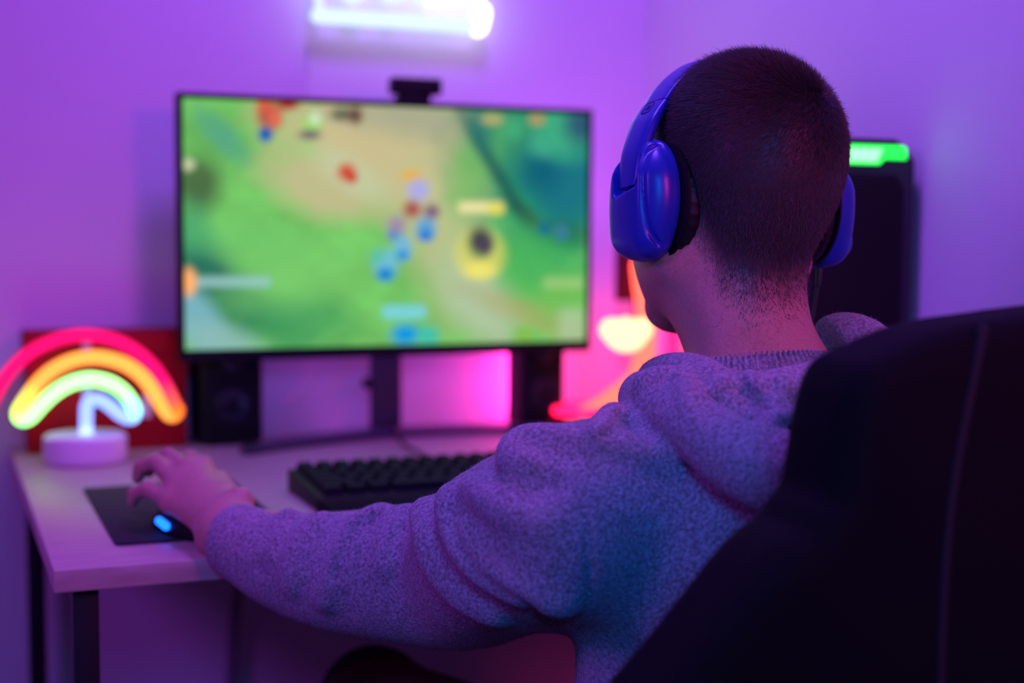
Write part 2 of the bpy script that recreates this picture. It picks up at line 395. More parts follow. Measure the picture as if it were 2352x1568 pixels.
# the picture on the screen, painted per vertex from soft shapes
def screen_picture(nu, nv):
    u, v = np.meshgrid(np.linspace(0, 1, nu), np.linspace(0, 1, nv)); C = np.zeros((nv, nu, 3))
    X = 418+u*(1348-418); top = 222+(X-418)*.0365; bot = 818-(X-418)*.022; Y = top+v*(bot-top)
    ph = RNG.uniform(0, 6.28, (10, 2))
    def fbm(sc):
        a = np.zeros_like(X)
        for i in range(5):
            f = 2**i/sc; a += np.sin(X*f*1.1+ph[i, 0]+1.7*np.sin(Y*f*.8+ph[i+5, 0]))*np.sin(Y*f*1.2+ph[i, 1]+1.4*np.sin(X*f*.7+ph[i+5, 1]))/1.6**i
        return a
    n1, n2 = fbm(90), fbm(34)
    C[:] = srgb(112, 190, 98)
    C *= (1+.10*n1+.05*n2)[..., None]
    def put(mask, col): C[:] = C*(1-mask[..., None])+np.array(srgb(*col))*mask[..., None]
    def el(cx, cy, rx, ry, col, soft=.35, ang=0, op=1, wob=0):
        a = math.radians(ang); dx, dy = X-cx, Y-cy; p, q = dx*math.cos(a)+dy*math.sin(a), -dx*math.sin(a)+dy*math.cos(a)
        d = np.sqrt((p/rx)**2+(q/ry)**2)+wob*n1; put(op*np.clip((1+soft-d)/(2*soft), 0, 1), col)
    def bar(x0, x1, y0, y1, col, soft=6, op=1):
        mk = np.clip((X-x0)/soft+.5, 0, 1)*np.clip((x1-X)/soft+.5, 0, 1)*np.clip((Y-y0)/soft+.5, 0, 1)*np.clip((y1-Y)/soft+.5, 0, 1); put(mk*op, col)
    # sandy lane
    el(880, 330, 300, 120, (198, 186, 140), .3, 14, 1, .12); el(720, 430, 140, 70, (194, 184, 140), .4, 20, .9, .1)
    el(980, 430, 130, 130, (196, 186, 140), .4, 50, .9, .1); el(1010, 560, 90, 190, (186, 190, 140), .5, -12, .7, .1)
    el(940, 265, 200, 45, (160, 164, 140), .6, 5, .8, .1)
    el(1090, 700, 70, 120, (176, 196, 164), .45, -38, .85, .08); el(1230, 740, 170, 34, (170, 160, 104), .5, 20, .7, .1)
    el(780, 400, 90, 36, (190, 205, 165), .5, 35, .6)
    # foliage left and right
    el(450, 420, 45, 70, (70, 96, 64), .5, 0, .9); el(470, 300, 90, 60, (92, 166, 88), .5, 30, .7, .1); el(500, 310, 25, 70, (80, 160, 140), .6, -40, .7)
    el(440, 560, 50, 80, (50, 150, 110), .5, -10, .8, .1); el(460, 640, 70, 70, (26, 92, 92), .5, 20, .8, .1)
    el(540, 720, 130, 60, (36, 110, 88), .5, 25, .85, .15); el(660, 750, 110, 60, (64, 156, 92), .5, 0, .7, .2)
    el(560, 560, 110, 50, (112, 200, 108), .6, 10, .6, .2); el(640, 650, 120, 60, (120, 200, 108), .6, -20, .6, .2)
    el(440, 740, 45, 100, (120, 176, 188), .4, -32, .95); el(500, 800, 80, 40, (140, 184, 180), .5, 20, .8)
    el(1220, 400, 170, 200, (30, 140, 104), .4, -30, .95, .12); el(1270, 330, 140, 130, (24, 120, 112), .4, 0, .9, .15)
    el(1170, 300, 90, 80, (60, 150, 104), .5, 0, .7, .2); el(1290, 420, 80, 90, (26, 110, 130), .5, 0, .9, .1); el(1230, 380, 50, 60, (14, 92, 118), .6, 0, .8)
    el(1290, 300, 60, 60, (64, 176, 130), .6, 0, .8, .2); el(1160, 290, 24, 24, (70, 172, 120), .6, 0, .8); el(1230, 330, 30, 26, (70, 180, 140), .6, 0, .6)
    el(1060, 400, 50, 110, (112, 190, 92), .5, 20, .6, .1)
    el(1120, 390, 16, 160, (28, 84, 84), .6, -32, .8); el(1200, 500, 60, 18, (40, 74, 66), .6, 42, .8); el(1290, 545, 70, 30, (34, 90, 82), .6, 6, .85)
    el(1080, 290, 26, 60, (20, 104, 112), .6, -18, .7)
    el(1330, 280, 40, 40, (44, 50, 110), .6, 0, .8)
    el(1240, 620, 110, 70, (50, 168, 92), .5, 0, .7, .1); el(1290, 700, 80, 60, (112, 186, 84), .5, 0, .7, .1); el(1190, 600, 60, 80, (80, 180, 90), .6, 0, .6)
    # units and markers
    for cx, cy, rx, ry, col in ((600, 262, 26, 34, (176, 84, 70)), (592, 306, 15, 17, (14, 84, 176)), (612, 268, 14, 20, (220, 104, 84)), (640, 236, 24, 12, (170, 48, 48)),
                                (590, 240, 16, 14, (214, 92, 70)), (694, 280, 20, 20, (150, 212, 96)), (688, 306, 24, 12, (118, 110, 110)), (700, 268, 12, 14, (200, 226, 190)), (760, 258, 26, 16, (104, 104, 84)), (790, 260, 16, 20, (104, 72, 64)),
                                (770, 394, 20, 20, (206, 80, 60)), (782, 408, 12, 12, (196, 60, 50)), (918, 402, 24, 13, (226, 176, 70)), (934, 436, 24, 25, (170, 168, 226)),
                                (920, 482, 20, 20, (164, 84, 84)), (966, 488, 18, 18, (130, 92, 124)), (884, 520, 22, 22, (160, 138, 164)), (878, 545, 16, 14, (96, 134, 190)), (952, 528, 23, 26, (88, 158, 210)), (952, 546, 17, 12, (36, 116, 206)),
                                (898, 574, 20, 28, (112, 180, 214)), (898, 592, 15, 11, (30, 138, 214)), (858, 612, 27, 32, (110, 186, 212)), (858, 638, 19, 16, (18, 128, 206)), (840, 594, 16, 16, (92, 190, 160)),
                                (1082, 590, 52, 50, (226, 214, 98)), (1084, 572, 40, 40, (176, 196, 110)), (1082, 558, 27, 34, (66, 66, 74)), (1096, 566, 18, 24, (78, 66, 84)), (1082, 628, 36, 18, (236, 224, 110)),
                                (1240, 528, 15, 15, (22, 110, 140)), (1284, 536, 18, 18, (56, 124, 152)), (428, 378, 14, 14, (190, 200, 160)), (1220, 268, 20, 14, (168, 150, 100)), (1110, 268, 26, 12, (176, 168, 110))):
        el(cx, cy, rx, ry, col, .45)
    bar(1030, 1132, 464, 490, (232, 222, 160), 14); bar(1100, 1140, 468, 492, (226, 214, 90), 12)
    bar(440, 600, 642, 668, (150, 196, 196), 14, .8); el(426, 655, 17, 32, (255, 176, 110), .4)
    bar(852, 952, 712, 744, (120, 206, 214), 14); el(905, 782, 32, 24, (10, 150, 220), .5); el(958, 785, 24, 22, (60, 190, 170), .5)
    bar(1240, 1340, 645, 672, (170, 204, 130), 16, .6); bar(1280, 1345, 720, 800, (176, 198, 160), 30, .7); el(1130, 782, 20, 16, (170, 190, 150), .6, 0, .8); el(1190, 785, 24, 18, (126, 186, 70), .6)
    return np.clip(C, 0, 1)
nu, nv = 200, 112
C = screen_picture(nu, nv)
sx0, sx1, sz0, sz1 = MX-MW/2+.008, MX+MW/2-.008, z0+.017, z1-.008
uu, vv = np.meshgrid(np.linspace(0, 1, nu), np.linspace(0, 1, nv))
V = np.stack([sx0+uu*(sx1-sx0), np.full_like(uu, MY-.0006), sz1-vv*(sz1-sz0)], -1).reshape(-1, 3)
I = np.arange(nu*nv).reshape(nv, nu); Q = np.stack([I[1:, :-1], I[1:, 1:], I[:-1, 1:], I[:-1, :-1]], -1).reshape(-1, 4)
scr = obj('screen', V, Q, glow_attr('screen_glow', 1.05), mon); tag(scr, 'lit screen with a top-down game map, units and health bars')
ca = scr.data.color_attributes.new('Col', 'FLOAT_COLOR', 'POINT'); ca.data.foreach_set('color', np.concatenate([C.reshape(-1, 3), np.ones((nu*nv, 1))], 1).astype(np.float32).ravel())

# webcam on the monitor
wc = ony(955, 238, MY); wz = z1
web = empty('webcam', (wc[0], MY+.008, wz), 'small black webcam clipped on top of the monitor', 'webcam')
box('body', (wc[0]-.039, MY-.012, wz+.011), (wc[0]+.039, MY+.018, wz+.036), 'plastic', web, .004)
box('clip', (wc[0]-.026, MY-.010, wz), (wc[0]+.022, MY+.03, wz+.011), 'plastic', web, .003)
box('clip_lip', (wc[0]-.024, MY-.010, wz-.006), (wc[0]+.020, MY-.0035, wz), 'plastic', web, .0015)
box('rear_clamp', (wc[0]-.024, MY+.0225, wz-.04), (wc[0]+.020, MY+.03, wz), 'plastic', web, .0015)
lathe('lens', [(.009, -.002), (.009, .001), (.006, .0012)], (wc[0], MY+.019, wz+.024), 'gloss', web, 24, 1)

# ================================================================== speakers, red box, tower
def speaker(x0, x1, y, h, label, dep=.11):
    e = empty('speaker', ((x0+x1)/2, y+.06, DZ), label, 'speaker', 'pair of desk speakers'); c = (x0+x1)/2
    box('cabinet', (x0, y, DZ+.004), (x1, y+dep, DZ+h), 'plastic', e, .004)
    box('grille', (x0+.006, y-.003, DZ+.02), (x1-.006, y, DZ+h-.008), 'dark', e, .002)
    lathe('cone', [(.026, -.0005), (.026, -.004), (.021, -.003), (.008, -.0005)], (c, y-.002, DZ+.06), 'gloss', e, 28, 1)
    lathe('tweeter', [(.014, -.0005), (.014, -.003), (.004, -.005)], (c, y-.002, DZ+.125), 'gloss', e, 24, 1)
    for dx in (-.025, .025):
        for dy in (.015, dep-.015): lathe('foot', [(.006, 0), (.006, .004)], (c+dx, y+dy, DZ), 'rubber', e, 12)
speaker(.362, .452, 2.09, .19, 'black box speaker standing behind the left end of the monitor')
speaker(.872, .945, 2.09, .19, 'black box speaker standing behind the right end of the monitor', .07)

bx0, bx1 = ony(58, 900, 2.10)[0], ony(434, 900, 2.10)[0]; bz = ony(230, 762, 2.10)[2]
rb = empty('storage_box', ((bx0+bx1)/2, 2.14, DZ), 'dark red box standing against the wall behind the rainbow lamp', 'box')
box('body', (bx0+.003, 2.103, DZ), (bx1-.003, 2.187, bz-.035), 'red', rb, .002)
box('lid', (bx0, 2.10, bz-.035), (bx1, 2.19, bz), 'red', rb, .003)
box('label_plate', ((bx0+bx1)/2-.03, 2.1015, DZ+.06), ((bx0+bx1)/2+.03, 2.1035, DZ+.085), 'red_dark', rb, .001)

TX0, TX1, TY0, TY1 = .96, 1.132, 1.446, 1.72; TZ = onx(2060, 318, 1.09)[2]
TZ = at(2060, 318, 1.74)[2]
tw = empty('computer_tower', ((TX0+TX1)/2, (TY0+TY1)/2, DZ), 'tall black computer tower with green light strip on top front', 'computer tower')
ch = .026
prism('case', [(TX0, DZ+.01), (TX1, DZ+.01), (TX1, TZ-ch), (TX1-ch, TZ), (TX0+ch, TZ), (TX0, TZ-ch)], TY0+.012, TY1, 1, 'plastic', tw, .002)
prism('front_panel', [(TX0+.004, DZ+.012), (TX1-.004, DZ+.012), (TX1-.004, TZ-ch), (TX1-ch, TZ-.004), (TX0+ch, TZ-.004), (TX0+.004, TZ-ch)], TY0+.004, TY0+.012, 1, 'gloss', tw, .002)
prism('front_inset', [(TX0+.03, DZ+.03), (TX1-.03, DZ+.03), (TX1-.022, DZ+.05), (TX1-.022, TZ-.06), (TX1-.034, TZ-.044), (TX0+.034, TZ-.044), (TX0+.022, TZ-.06), (TX0+.022, DZ+.05)], TY0+.001, TY0+.004, 1, 'dark', tw, .0008)
tcx = (TX0+TX1)/2
gl = glow('green_led', (.03, 1.6, .12), 1.25)
st = prism('light_strip', [(tcx-.062, TZ-.009), (tcx+.062, TZ-.009), (tcx+.066, TZ-.013), (tcx+.066, TZ-.025), (tcx+.034, TZ-.025), (tcx+.026, TZ-.032), (tcx-.026, TZ-.032), (tcx-.034, TZ-.025), (tcx-.066, TZ-.025), (tcx-.066, TZ-.013)], TY0+.0005, TY0+.004, 1, gl, tw, 0)
tag(st, 'glowing green light strip')
prism('light_core', [(tcx-.03, TZ-.013), (tcx+.03, TZ-.013), (tcx+.022, TZ-.029), (tcx-.022, TZ-.029)], TY0-.0005, TY0+.0005, 1, glow('green_core', (.35, 2.2, .55), 1.5), tw, 0)
for x in (TX0+.02, TX1-.05):
    for y in (TY0+.03, TY1-.06): box('foot', (x, y, DZ), (x+.03, y+.03, DZ+.01), 'rubber', tw, .002)

# ================================================================== keyboard, mouse, pad
_k = onz(660, 1062, DZ+.034); kx0 = _k[0]; kx1 = kx0+.44; ky1 = _k[1]; ky0 = ky1-.15
kb = empty('keyboard', ((kx0+kx1)/2, (ky0+ky1)/2, DZ), 'black mechanical keyboard in front of the monitor', 'keyboard')
prism('case', [(ky0, DZ), (ky1, DZ), (ky1, DZ+.026), (ky0, DZ+.016)], kx0, kx1, 0, 'plastic', kb, .002)
kme = None; rows = [(0, [1]*15+[1]*4), (1, [1]*13+[2]+[1]*4), (2, [1.5]+[1]*12+[1.5]+[1]*4), (3, [1.75]+[1]*11+[2.25]+[1]*4), (4, [2.25]+[1]*10+[2.75]+[1]*4), (5, [1.25]*3+[6.25]+[1.25]*4+[1]*4)]
cache = {}; pitch = (kx1-kx0-.016)/19.2
for r, ws in rows:
    yy = ky1-.014-r*.0232; x = kx0+.008; tilt = math.atan2(.010, .15); zz = DZ+.0262-(ky1-yy)*math.tan(tilt)
    for i, kw in enumerate(ws):
        if r == 0 and i in (1, 5, 9): x += pitch*.06
        wd = kw*pitch*(15/sum(ws[:-4]) if i < len(ws)-4 else 1)
        if wd not in cache:
            hw, hd, hh = wd/2-.0012, .0102, .0085
            Vk = [(-hw, -hd, 0), (hw, -hd, 0), (hw, hd, 0), (-hw, hd, 0), (-hw+.0025, -hd+.002, hh), (hw-.0025, -hd+.002, hh), (hw-.0025, hd-.0035, hh+.001), (-hw+.0025, hd-.0035, hh+.001)]
            me = bpy.data.meshes.new('key'); me.from_pydata(Vk, [], BF); me.materials.append(M['key']); cache[wd] = me
        o = bpy.data.objects.new('key', cache[wd]); COL.objects.link(o); o.parent = kb
        o.location = Vector((x+wd/2, yy, zz))-kb.location; o.rotation_euler = (tilt, 0, 0); x += wd
prism('wrist_rest', [(ky0-.085, DZ), (ky0-.004, DZ), (ky0-.004, DZ+.016), (ky0-.03, DZ+.018), (ky0-.07, DZ+.014), (ky0-.083, DZ+.007)], kx0-.004, kx1+.004, 0, 'rest', kb, .003)
tube('cable', catmull([(.63, ky1, DZ+.012), (.632, ky1+.06, DZ+.006), (.632, 1.93, DZ+.008), (.64, 1.99, DZ+.006), (.645, 2.04, DZ+.015), (.66, 2.085, DZ+.016), (.70, 2.165, DZ+.006)], 6), .0028, 'rubber', kb, 8)

p0, p1 = (.165, 1.456), (.347, 1.792); rr = .008
ol = []
for cx, cy, a0 in ((p1[0]-rr, p1[1]-rr, 0), (p0[0]+rr, p1[1]-rr, 90), (p0[0]+rr, p0[1]+rr, 180), (p1[0]-rr, p0[1]+rr, 270)):
    ol += [(cx+rr*math.cos(math.radians(a0+t)), cy+rr*math.sin(math.radians(a0+t))) for t in (0, 30, 60, 90)]
tag(prism('mouse_pad', ol, DZ, DZ+.003, 2, 'pad', None, .0008), 'black cloth mouse pad lying under the hand at the desk edge', 'mouse pad')

PZ = DZ+.003
mo = empty('computer_mouse', (.247, 1.505, PZ), 'black computer mouse with a blue glowing side under the hand', 'computer mouse')
MR = rot('z', .12)
ms = Sdf(); mc = np.array([.247, 1.505, PZ])
ms.ell(mc+MR@[0, -.012, .006], (.033, .055, .032), k=.02, rot=MR); ms.ell(mc+MR@[0, .025, .004], (.030, .042, .022), k=.02, rot=MR)
ms.add(lambda P: -(P[:, 2]-(PZ+.0005)), mc, 1, .002, 'i')
ms.post = None
blob('shell', ms, mc-[.06, .09, .01], mc+[.06, .09, .06], .002, 'plastic', mo)
ledc = [mc+MR@np.array(q) for q in ((-.0335, -.030, .011), (-.034, -.018, .012), (-.0335, -.004, .012))]
tag(tube('side_light', catmull(ledc, 4), .0045, glow('mouse_led', (.02, .35, 3.2), 1.3), mo, 10), 'blue light strip')
lathe('wheel', [(.009, -.003), (.009, .003)], mc+MR@[0, .04, .024], 'rubber', mo, 20, 0)
tube('button_split', catmull([mc+MR@np.array(q) for q in ((0, .066, .007), (0, .055, .017), (0, .03, .0265))], 4), .0008, 'dark', mo, 6)

# ================================================================== neon rainbow lamp
LC = np.array(onz(197, 1058, DZ)); LC[2] = DZ
ra = empty('neon_rainbow_lamp', LC, 'small neon rainbow lamp on a round white base', 'lamp')
dl = float((LC-CAM)@FW)
rb_r = 93/F*dl
lathe('base', [(rb_r-.003, 0), (rb_r, .003), (rb_r, .034), (rb_r-.004, .038)], LC, 'white', ra, 48)
NN = np.array([_sy, _cy, 0.])                        # the rainbow stands upright, square to the viewing direction
def onlamp(px, py):
    r = ray(px, py); t = ((LC-CAM)@NN)/(r@NN); return CAM+r*t
def px_path(pts, n=6): return catmull([onlamp(*p) for p in pts], n)
red_p = [(-48, 985), (-30, 950), (-8, 900), (25, 850), (70, 808), (125, 781), (175, 770), (215, 770), (265, 781), (312, 806), (350, 840), (378, 880), (398, 922), (408, 942)]
yel_p = [(408, 942), (402, 952), (390, 952), (374, 934), (352, 897), (325, 863), (290, 838), (250, 824), (210, 820), (165, 828), (120, 850), (85, 882), (56, 922), (43, 945)]
gre_p = [(43, 945), (44, 958), (56, 963), (72, 955), (92, 933), (118, 908), (148, 887), (182, 874), (215, 871), (255, 881), (286, 903), (306, 932), (310, 945)]
blu_p = [(310, 945), (306, 957), (294, 960), (274, 950), (250, 930), (228, 918), (210, 919), (200, 930), (198, 955), (198, 985), (198, 1000)]
def grad(n, c0, c1, c2, a=.16):
    t = np.linspace(0, 1, n)[:, None]; c0, c1, c2 = map(np.array, (c0, c1, c2))
    return np.where(t < a, c0+(c1-c0)*(t/a), np.where(t > 1-a, c1+(c2-c1)*((t-1+a)/a), c1))
neon = glow_attr('neon_tube', 1.3)
RED, ORA, YEL, GRN, BLU, CYA, LIM = (1.15, .006, .17), (1.4, .22, .02), (1.5, .50, .09), (.70, 2.6, .65), (.42, .60, 2.0), (.5, 1.6, 2.2), (1.4, 2.0, .2)
tr = .0088
for nm, pts, cs, r_ in (('red_tube', red_p, (RED, RED, ORA), tr), ('yellow_tube', yel_p, (ORA, YEL, LIM), tr*1.08), ('green_tube', gre_p, (LIM, GRN, CYA), tr*1.08), ('blue_tube', blu_p, (CYA, BLU, (.9, 1.3, 2.6)), tr)):
    P = px_path(pts); tube(nm, P, r_, neon, ra, 14, colors=grad(len(P), *cs))
for px, py in ((199, 795), (199, 896), (337, 932)):
    c = onlamp(px, py); box('clear_clip', c-[.006, .003, .016], c+[.006, .003, .016], 'acrylic', ra, .001)

# ================================================================== red neon lamp in the corner
NC = np.array([.985, 2.07, DZ])
nl = empty('red_neon_lamp', NC, 'red neon lamp with a cream glowing crescent beside the tower', 'lamp')
N2 = np.array([_sy, _cy, 0.])
def onneon(px, py, dd=0):
    r = ray(px, py); t = ((NC-CAM)@N2+dd)/(r@N2); return CAM+r*t
redn = glow('red_neon', (5, .03, .35), 1.0); orn = glow('orange_neon', (5, .30, .22), 1.0); crm = glow('cream_neon', (2.0, 1.35, .72), 1.0)
b0 = onz(1345, 985, DZ)
lathe('base', [(.062, 0), (.064, .004), (.064, .020), (.058, .026)], (b0[0], b0[1], DZ), 'red', nl, 40)
cp_ = catmull([onneon(1404, 757, -.03), onneon(1420, 764, -.03), onneon(1438, 767, -.03), onneon(1456, 764, -.03), onneon(1472, 756, -.03)], 5)
tube('base_glow_ring', [(b0[0]+.05*math.cos(t), b0[1]+.05*math.sin(t), DZ+.032) for t in np.linspace(0, 2*math.pi, 40, endpoint=False)], .0075, redn, nl, 10, True)  # glowing ring added so the base looks lit red
tube('crescent', cp_, .0185+.010*np.sin(np.linspace(0, math.pi, len(cp_))), crm, nl, 20)
tube('pink_fill_tube', [(.918, 2.182, DZ+.02), (.918, 2.182, DZ+.08), (.918, 2.182, DZ+.15)], .008, glow('pink_fill', (1., .03, .42), 60), nl, 12)  # unseen tube added behind the speaker to throw pink on the wall
tube('stem', catmull([onneon(1310, 972, -.02), onneon(1370, 945, -.01), onneon(1425, 905, 0), onneon(1462, 872, .01), onneon(1478, 830, .03), onneon(1484, 770, .04), onneon(1486, 700, .04), onneon(1480, 650, .04), onneon(1476, 610, .04)], 6), .0185, orn, nl, 14)
tube('outer_tube', catmull([onneon(1330, 985, -.02), onneon(1430, 960, .02), onneon(1530, 900, .05), onneon(1540, 830, .06), onneon(1542, 740, .06), onneon(1525, 640, .06), onneon(1500, 590, .06)], 6), .008, redn, nl, 12)
db0, db1 = onneon(1423, 600, .08), onneon(1475, 692, .08)
box('dark_block', (db0[0], db0[1], db1[2]), (db1[0]+.01, db0[1]+.02, db0[2]+.03), 'red_dark', nl, .004)  # plain dark maroon block behind the stem
tube('support_rod', [onneon(1460, 690, .085), onneon(1460, 985, .03)], .004, 'red_dark', nl, 8)

# ================================================================== neon sign on the back wall
SY = Y1-.045
sg = empty('wall_neon_sign', ony(900, 40, Y1), 'white neon sign mounted high on the back wall', 'sign')
def onsign(px, py, y=SY): return ony(px, py, y)
q0, q1 = onsign(703, 100, Y1-.02), onsign(1135, -140, Y1-.02)
box('acrylic_panel', (q0[0], Y1-.024, q0[2]), (q1[0], Y1-.018, q1[2]), 'panel', sg, .001)
wn = glow('white_neon', (.85, 1.05, 1.4), 1.0); wb = glow('white_neon_bright', (2.6, 2.9, 3.1), 1.0)
tube('bottom_tube', [onsign(730, 36), onsign(905, 47), onsign(1082, 60)], .0115, wn, sg, 14)
tube('end_tube', catmull([onsign(1098, 62), onsign(1103, 45), onsign(1106, 28)], 5), .0145, wb, sg, 14)
tube('upper_tube', catmull([onsign(985, -4), onsign(1020, -4), onsign(1060, -8), onsign(1100, -14)], 5), .010, wb, sg, 14)
tube('left_tube', catmull([onsign(735, 20), onsign(728, -40), onsign(740, -100), onsign(800, -120), onsign(900, -120)], 5), .006, wn, sg, 12)
tube('unseen_fill_tube', catmull([onsign(745, -110), onsign(920, -104), onsign(1105, -98)], 5), .011, glow('white_fill', (4., 5., 6.), 1.6), sg, 14)  # bright tube added out of view to whiten the wall around the sign
for px in (790, 880, 960):
    tube('letter_tube', catmull([onsign(px, -60), onsign(px+18, -30), onsign(px+6, -5), onsign(px+30, -2), onsign(px+50, -30)], 5), .006, wn, sg, 12)
for px, py in ((715, -120), (1120, -120)):
    c = onsign(px, py, Y1); lathe('stand_off', [(.006, -.028), (.006, 0)], c, 'base_grey', sg, 16, 1)
tag(tube('hanging_cord', catmull([ony(712, 100, Y1-.012), ony(711, 160, Y1-.006), ony(706, 230, Y1-.006), ony(700, 500, Y1-.006), ony(702, 860, Y1-.006), ony(650, 925, Y1-.03), ony(640, 1000, Y1-.03)], 6), .0022, 'white', None, 8), 'thin pale cord running down the wall behind the monitor', 'cord')
tag(tube('power_cable', catmull([(.45, 2.15, DZ-.035), (.44, 2.17, .62), (.425, 2.18, .45), (.41, 2.18, .25), (.37, 2.17, .1), (.45, 2.12, .012), (.8, 2.1, .012)], 8), .009, 'cord', None, 10), 'grey power cable hanging below the desk near the wall', 'cable')

# ================================================================== the person
HC = at(1713, 335, 1.25)                              # centre of the skull
TILT = rot('z', .10) @ rot('y', .035)                  # head leans slightly to the right
EAR = HC+TILT@np.array([.0045, .0, -.048])
def hd(x, y, z): return HC+TILT@np.array([x, y, z])   # head frame: x right, y towards the face, z up
NB = np.array([.655, 1.045, .925])                    # base of the neck
PB = np.array([.66, 1.03, 0.])                        # foot point of the person

body = Sdf()
body.ell(HC, (.074, .093, .077), k=.02, rot=TILT)                                  # skull
body.ell(hd(-.002, -.030, -.030), (.062, .062, .070), k=.03, rot=TILT)                 # back of the head
body.ell(hd(0, .034, -.060), (.073, .064, .072), k=.03, rot=TILT)                  # face
body.cap(hd(-.062, .012, -.104), hd(-.024, .080, -.146), .019, .017, k=.045); body.cap(hd(.062, .012, -.104), hd(.024, .080, -.146), .019, .017, k=.045)   # jaw
body.ell(hd(0, .088, -.146), (.022, .018, .018), k=.03, rot=TILT)
for s in (-1, 1): body.ell(hd(.036*s, .050, -.092), (.030, .036, .036), k=.03, rot=TILT)                   # chin
body.ell(hd(0, .030, -.115), (.045, .055, .030), k=.03, rot=TILT)
body.cap(hd(0, .095, -.022), hd(0, .116, -.062), .008, .012, k=.012); body.ell(hd(0, .110, -.066), (.017, .013, .010), k=.008, rot=TILT)   # nose
for s in (-1, 1):
    body.cap(hd(.012*s, .092, -.004), hd(.045*s, .082, -.006), .009, .007, k=.012)    # brow
    body.ell(hd(.031*s, .098, -.026), (.017, .012, .012), k=.010, mode='s', rot=TILT)  # eye socket
    body.cap(hd(.016*s, .0905, -.0185), hd(.046*s, .083, -.0200), .0045, .004, k=.004); body.cap(hd(.018*s, .0905, -.0345), hd(.044*s, .084, -.0335), .004, .004, k=.004)   # eyelids
    body.ell(hd(.074*s, .008, -.050), (.008, .019, .032), k=.006, rot=TILT)           # ear
body.cap(hd(-.02, .102, -.100), hd(.02, .102, -.100), .007, k=.006); body.cap(hd(-.016, .101, -.109), hd(.016, .101, -.109), .0075, k=.004)   # lips
nk = at(1694, 690, 1.25)
body.cap(hd(-.002, -.012, -.075), nk, .050, .053, k=.03); body.cap(nk, NB+[.004, .0, .0], .053, .060, k=.02)          # neck
body.cap(NB+[.01, 0, -.02], NB+[.15, -.015, -.085], .038, .032, k=.03); body.cap(NB+[0, 0, -.02], NB+[-.15, -.015, -.085], .038, .032, k=.03)   # shoulders
body.cap((.66, 1.0, .52), (.66, 1.025, .80), .15, .145, k=.03, sc=(1, .62, 1))      # trunk
SL, EL = at(1310, 1202, 1.13), at(1060, 1318, 1.285)
WL = at(520, 1222, 1.390)
SR, ER, WR = np.array([.835, 1.02, .84]), np.array([.925, 1.17, .70]), np.array([.765, 1.50, .795])
for S_, E_, W_ in ((SL, EL, WL), (SR, ER, WR)):
    body.cap(S_, E_, .048, .040, k=.02); body.cap(E_, W_, .040, .026, k=.012)
def hand(f, W_, side, K, mids, tips, thumb, rs=(.0078, .0085, .009, .0088), heel=None):
    """W_ wrist, K four knuckles (little .. index), mids/tips the finger joints"""
    K = [np.array(q) for q in K]
    for i in range(4): f.cap(W_+(K[i]-W_)*.12, K[i], .0165 if i in (1, 2) else .0145, .0105, k=.014)
    for i in range(3): f.cap(K[i], K[i+1], .0098, k=.008)
    for i in range(4):
        f.cap(K[i], mids[i], rs[i]*1.16, rs[i]*1.04, k=.006)
        for a, b, r1, r2 in zip([mids[i]]+tips[i][:-1], tips[i], (1.02, .94), (.96, .84)): f.cap(a, b, rs[i]*r1, rs[i]*r2, k=.003)
    f.cap(W_+(thumb[0]-W_)*.2, thumb[0], .0165, .0135, k=.014)
    for a, b, r1, r2 in zip(thumb[:-1], thumb[1:], (.0122, .0108), (.0108, .0088)): f.cap(a, b, r1, r2, k=.004)
K = [at(392, 1153, 1.462), at(406, 1112, 1.482), at(430, 1080, 1.500), at(466, 1072, 1.512)]
MID = [at(338, 1122, 1.490), at(360, 1062, 1.520), at(386, 1046, 1.552), at(436, 1052, 1.57)]
TIPS = [[at(310, 1132, 1.500), at(305, 1152, 1.505)], [at(325, 1070, 1.530), at(317, 1096, 1.535)], [at(352, 1060, 1.575), at(340, 1082, 1.585)], [at(412, 1060, 1.60), at(402, 1080, 1.61)]]
TH = [at(520, 1135, 1.455), at(505, 1105, 1.50), at(492, 1100, 1.54)]
hand(body, WL, -1, K, MID, TIPS, TH)
body.cap(WL, at(552, 1150, 1.415), .022, .014, k=.015); body.cap(WL, at(478, 1250, 1.415), .022, .012, k=.015)
d0 = WR
KR = [d0+q for q in ((.040, .085, .010), (.022, .096, .016), (.002, .098, .018), (-.018, .090, .016))]
MR_ = [k_+q for k_, q in zip(KR, ((.004, .030, .002), (.002, .036, .003), (-.002, .038, .003), (-.006, .033, .002)))]
TR = [[m_+[.001, .018, -.012], m_+[.001, .026, -.026]] for m_ in MR_]
hand(body, WR, 1, KR, MR_, TR, [d0+[-.035, .04, -.005], d0+[-.050, .065, -.012], d0+[-.052, .088, -.018]])
lo = np.array([.17, .84, .50]); hi = np.array([1.0, 1.68, 1.25])
person = blob('person', body, lo, hi, .0028, 'skin', None, 2, PB)
tag(person, 'person in a grey hoodie seen from behind, wearing headphones, hand on the mouse', 'person')

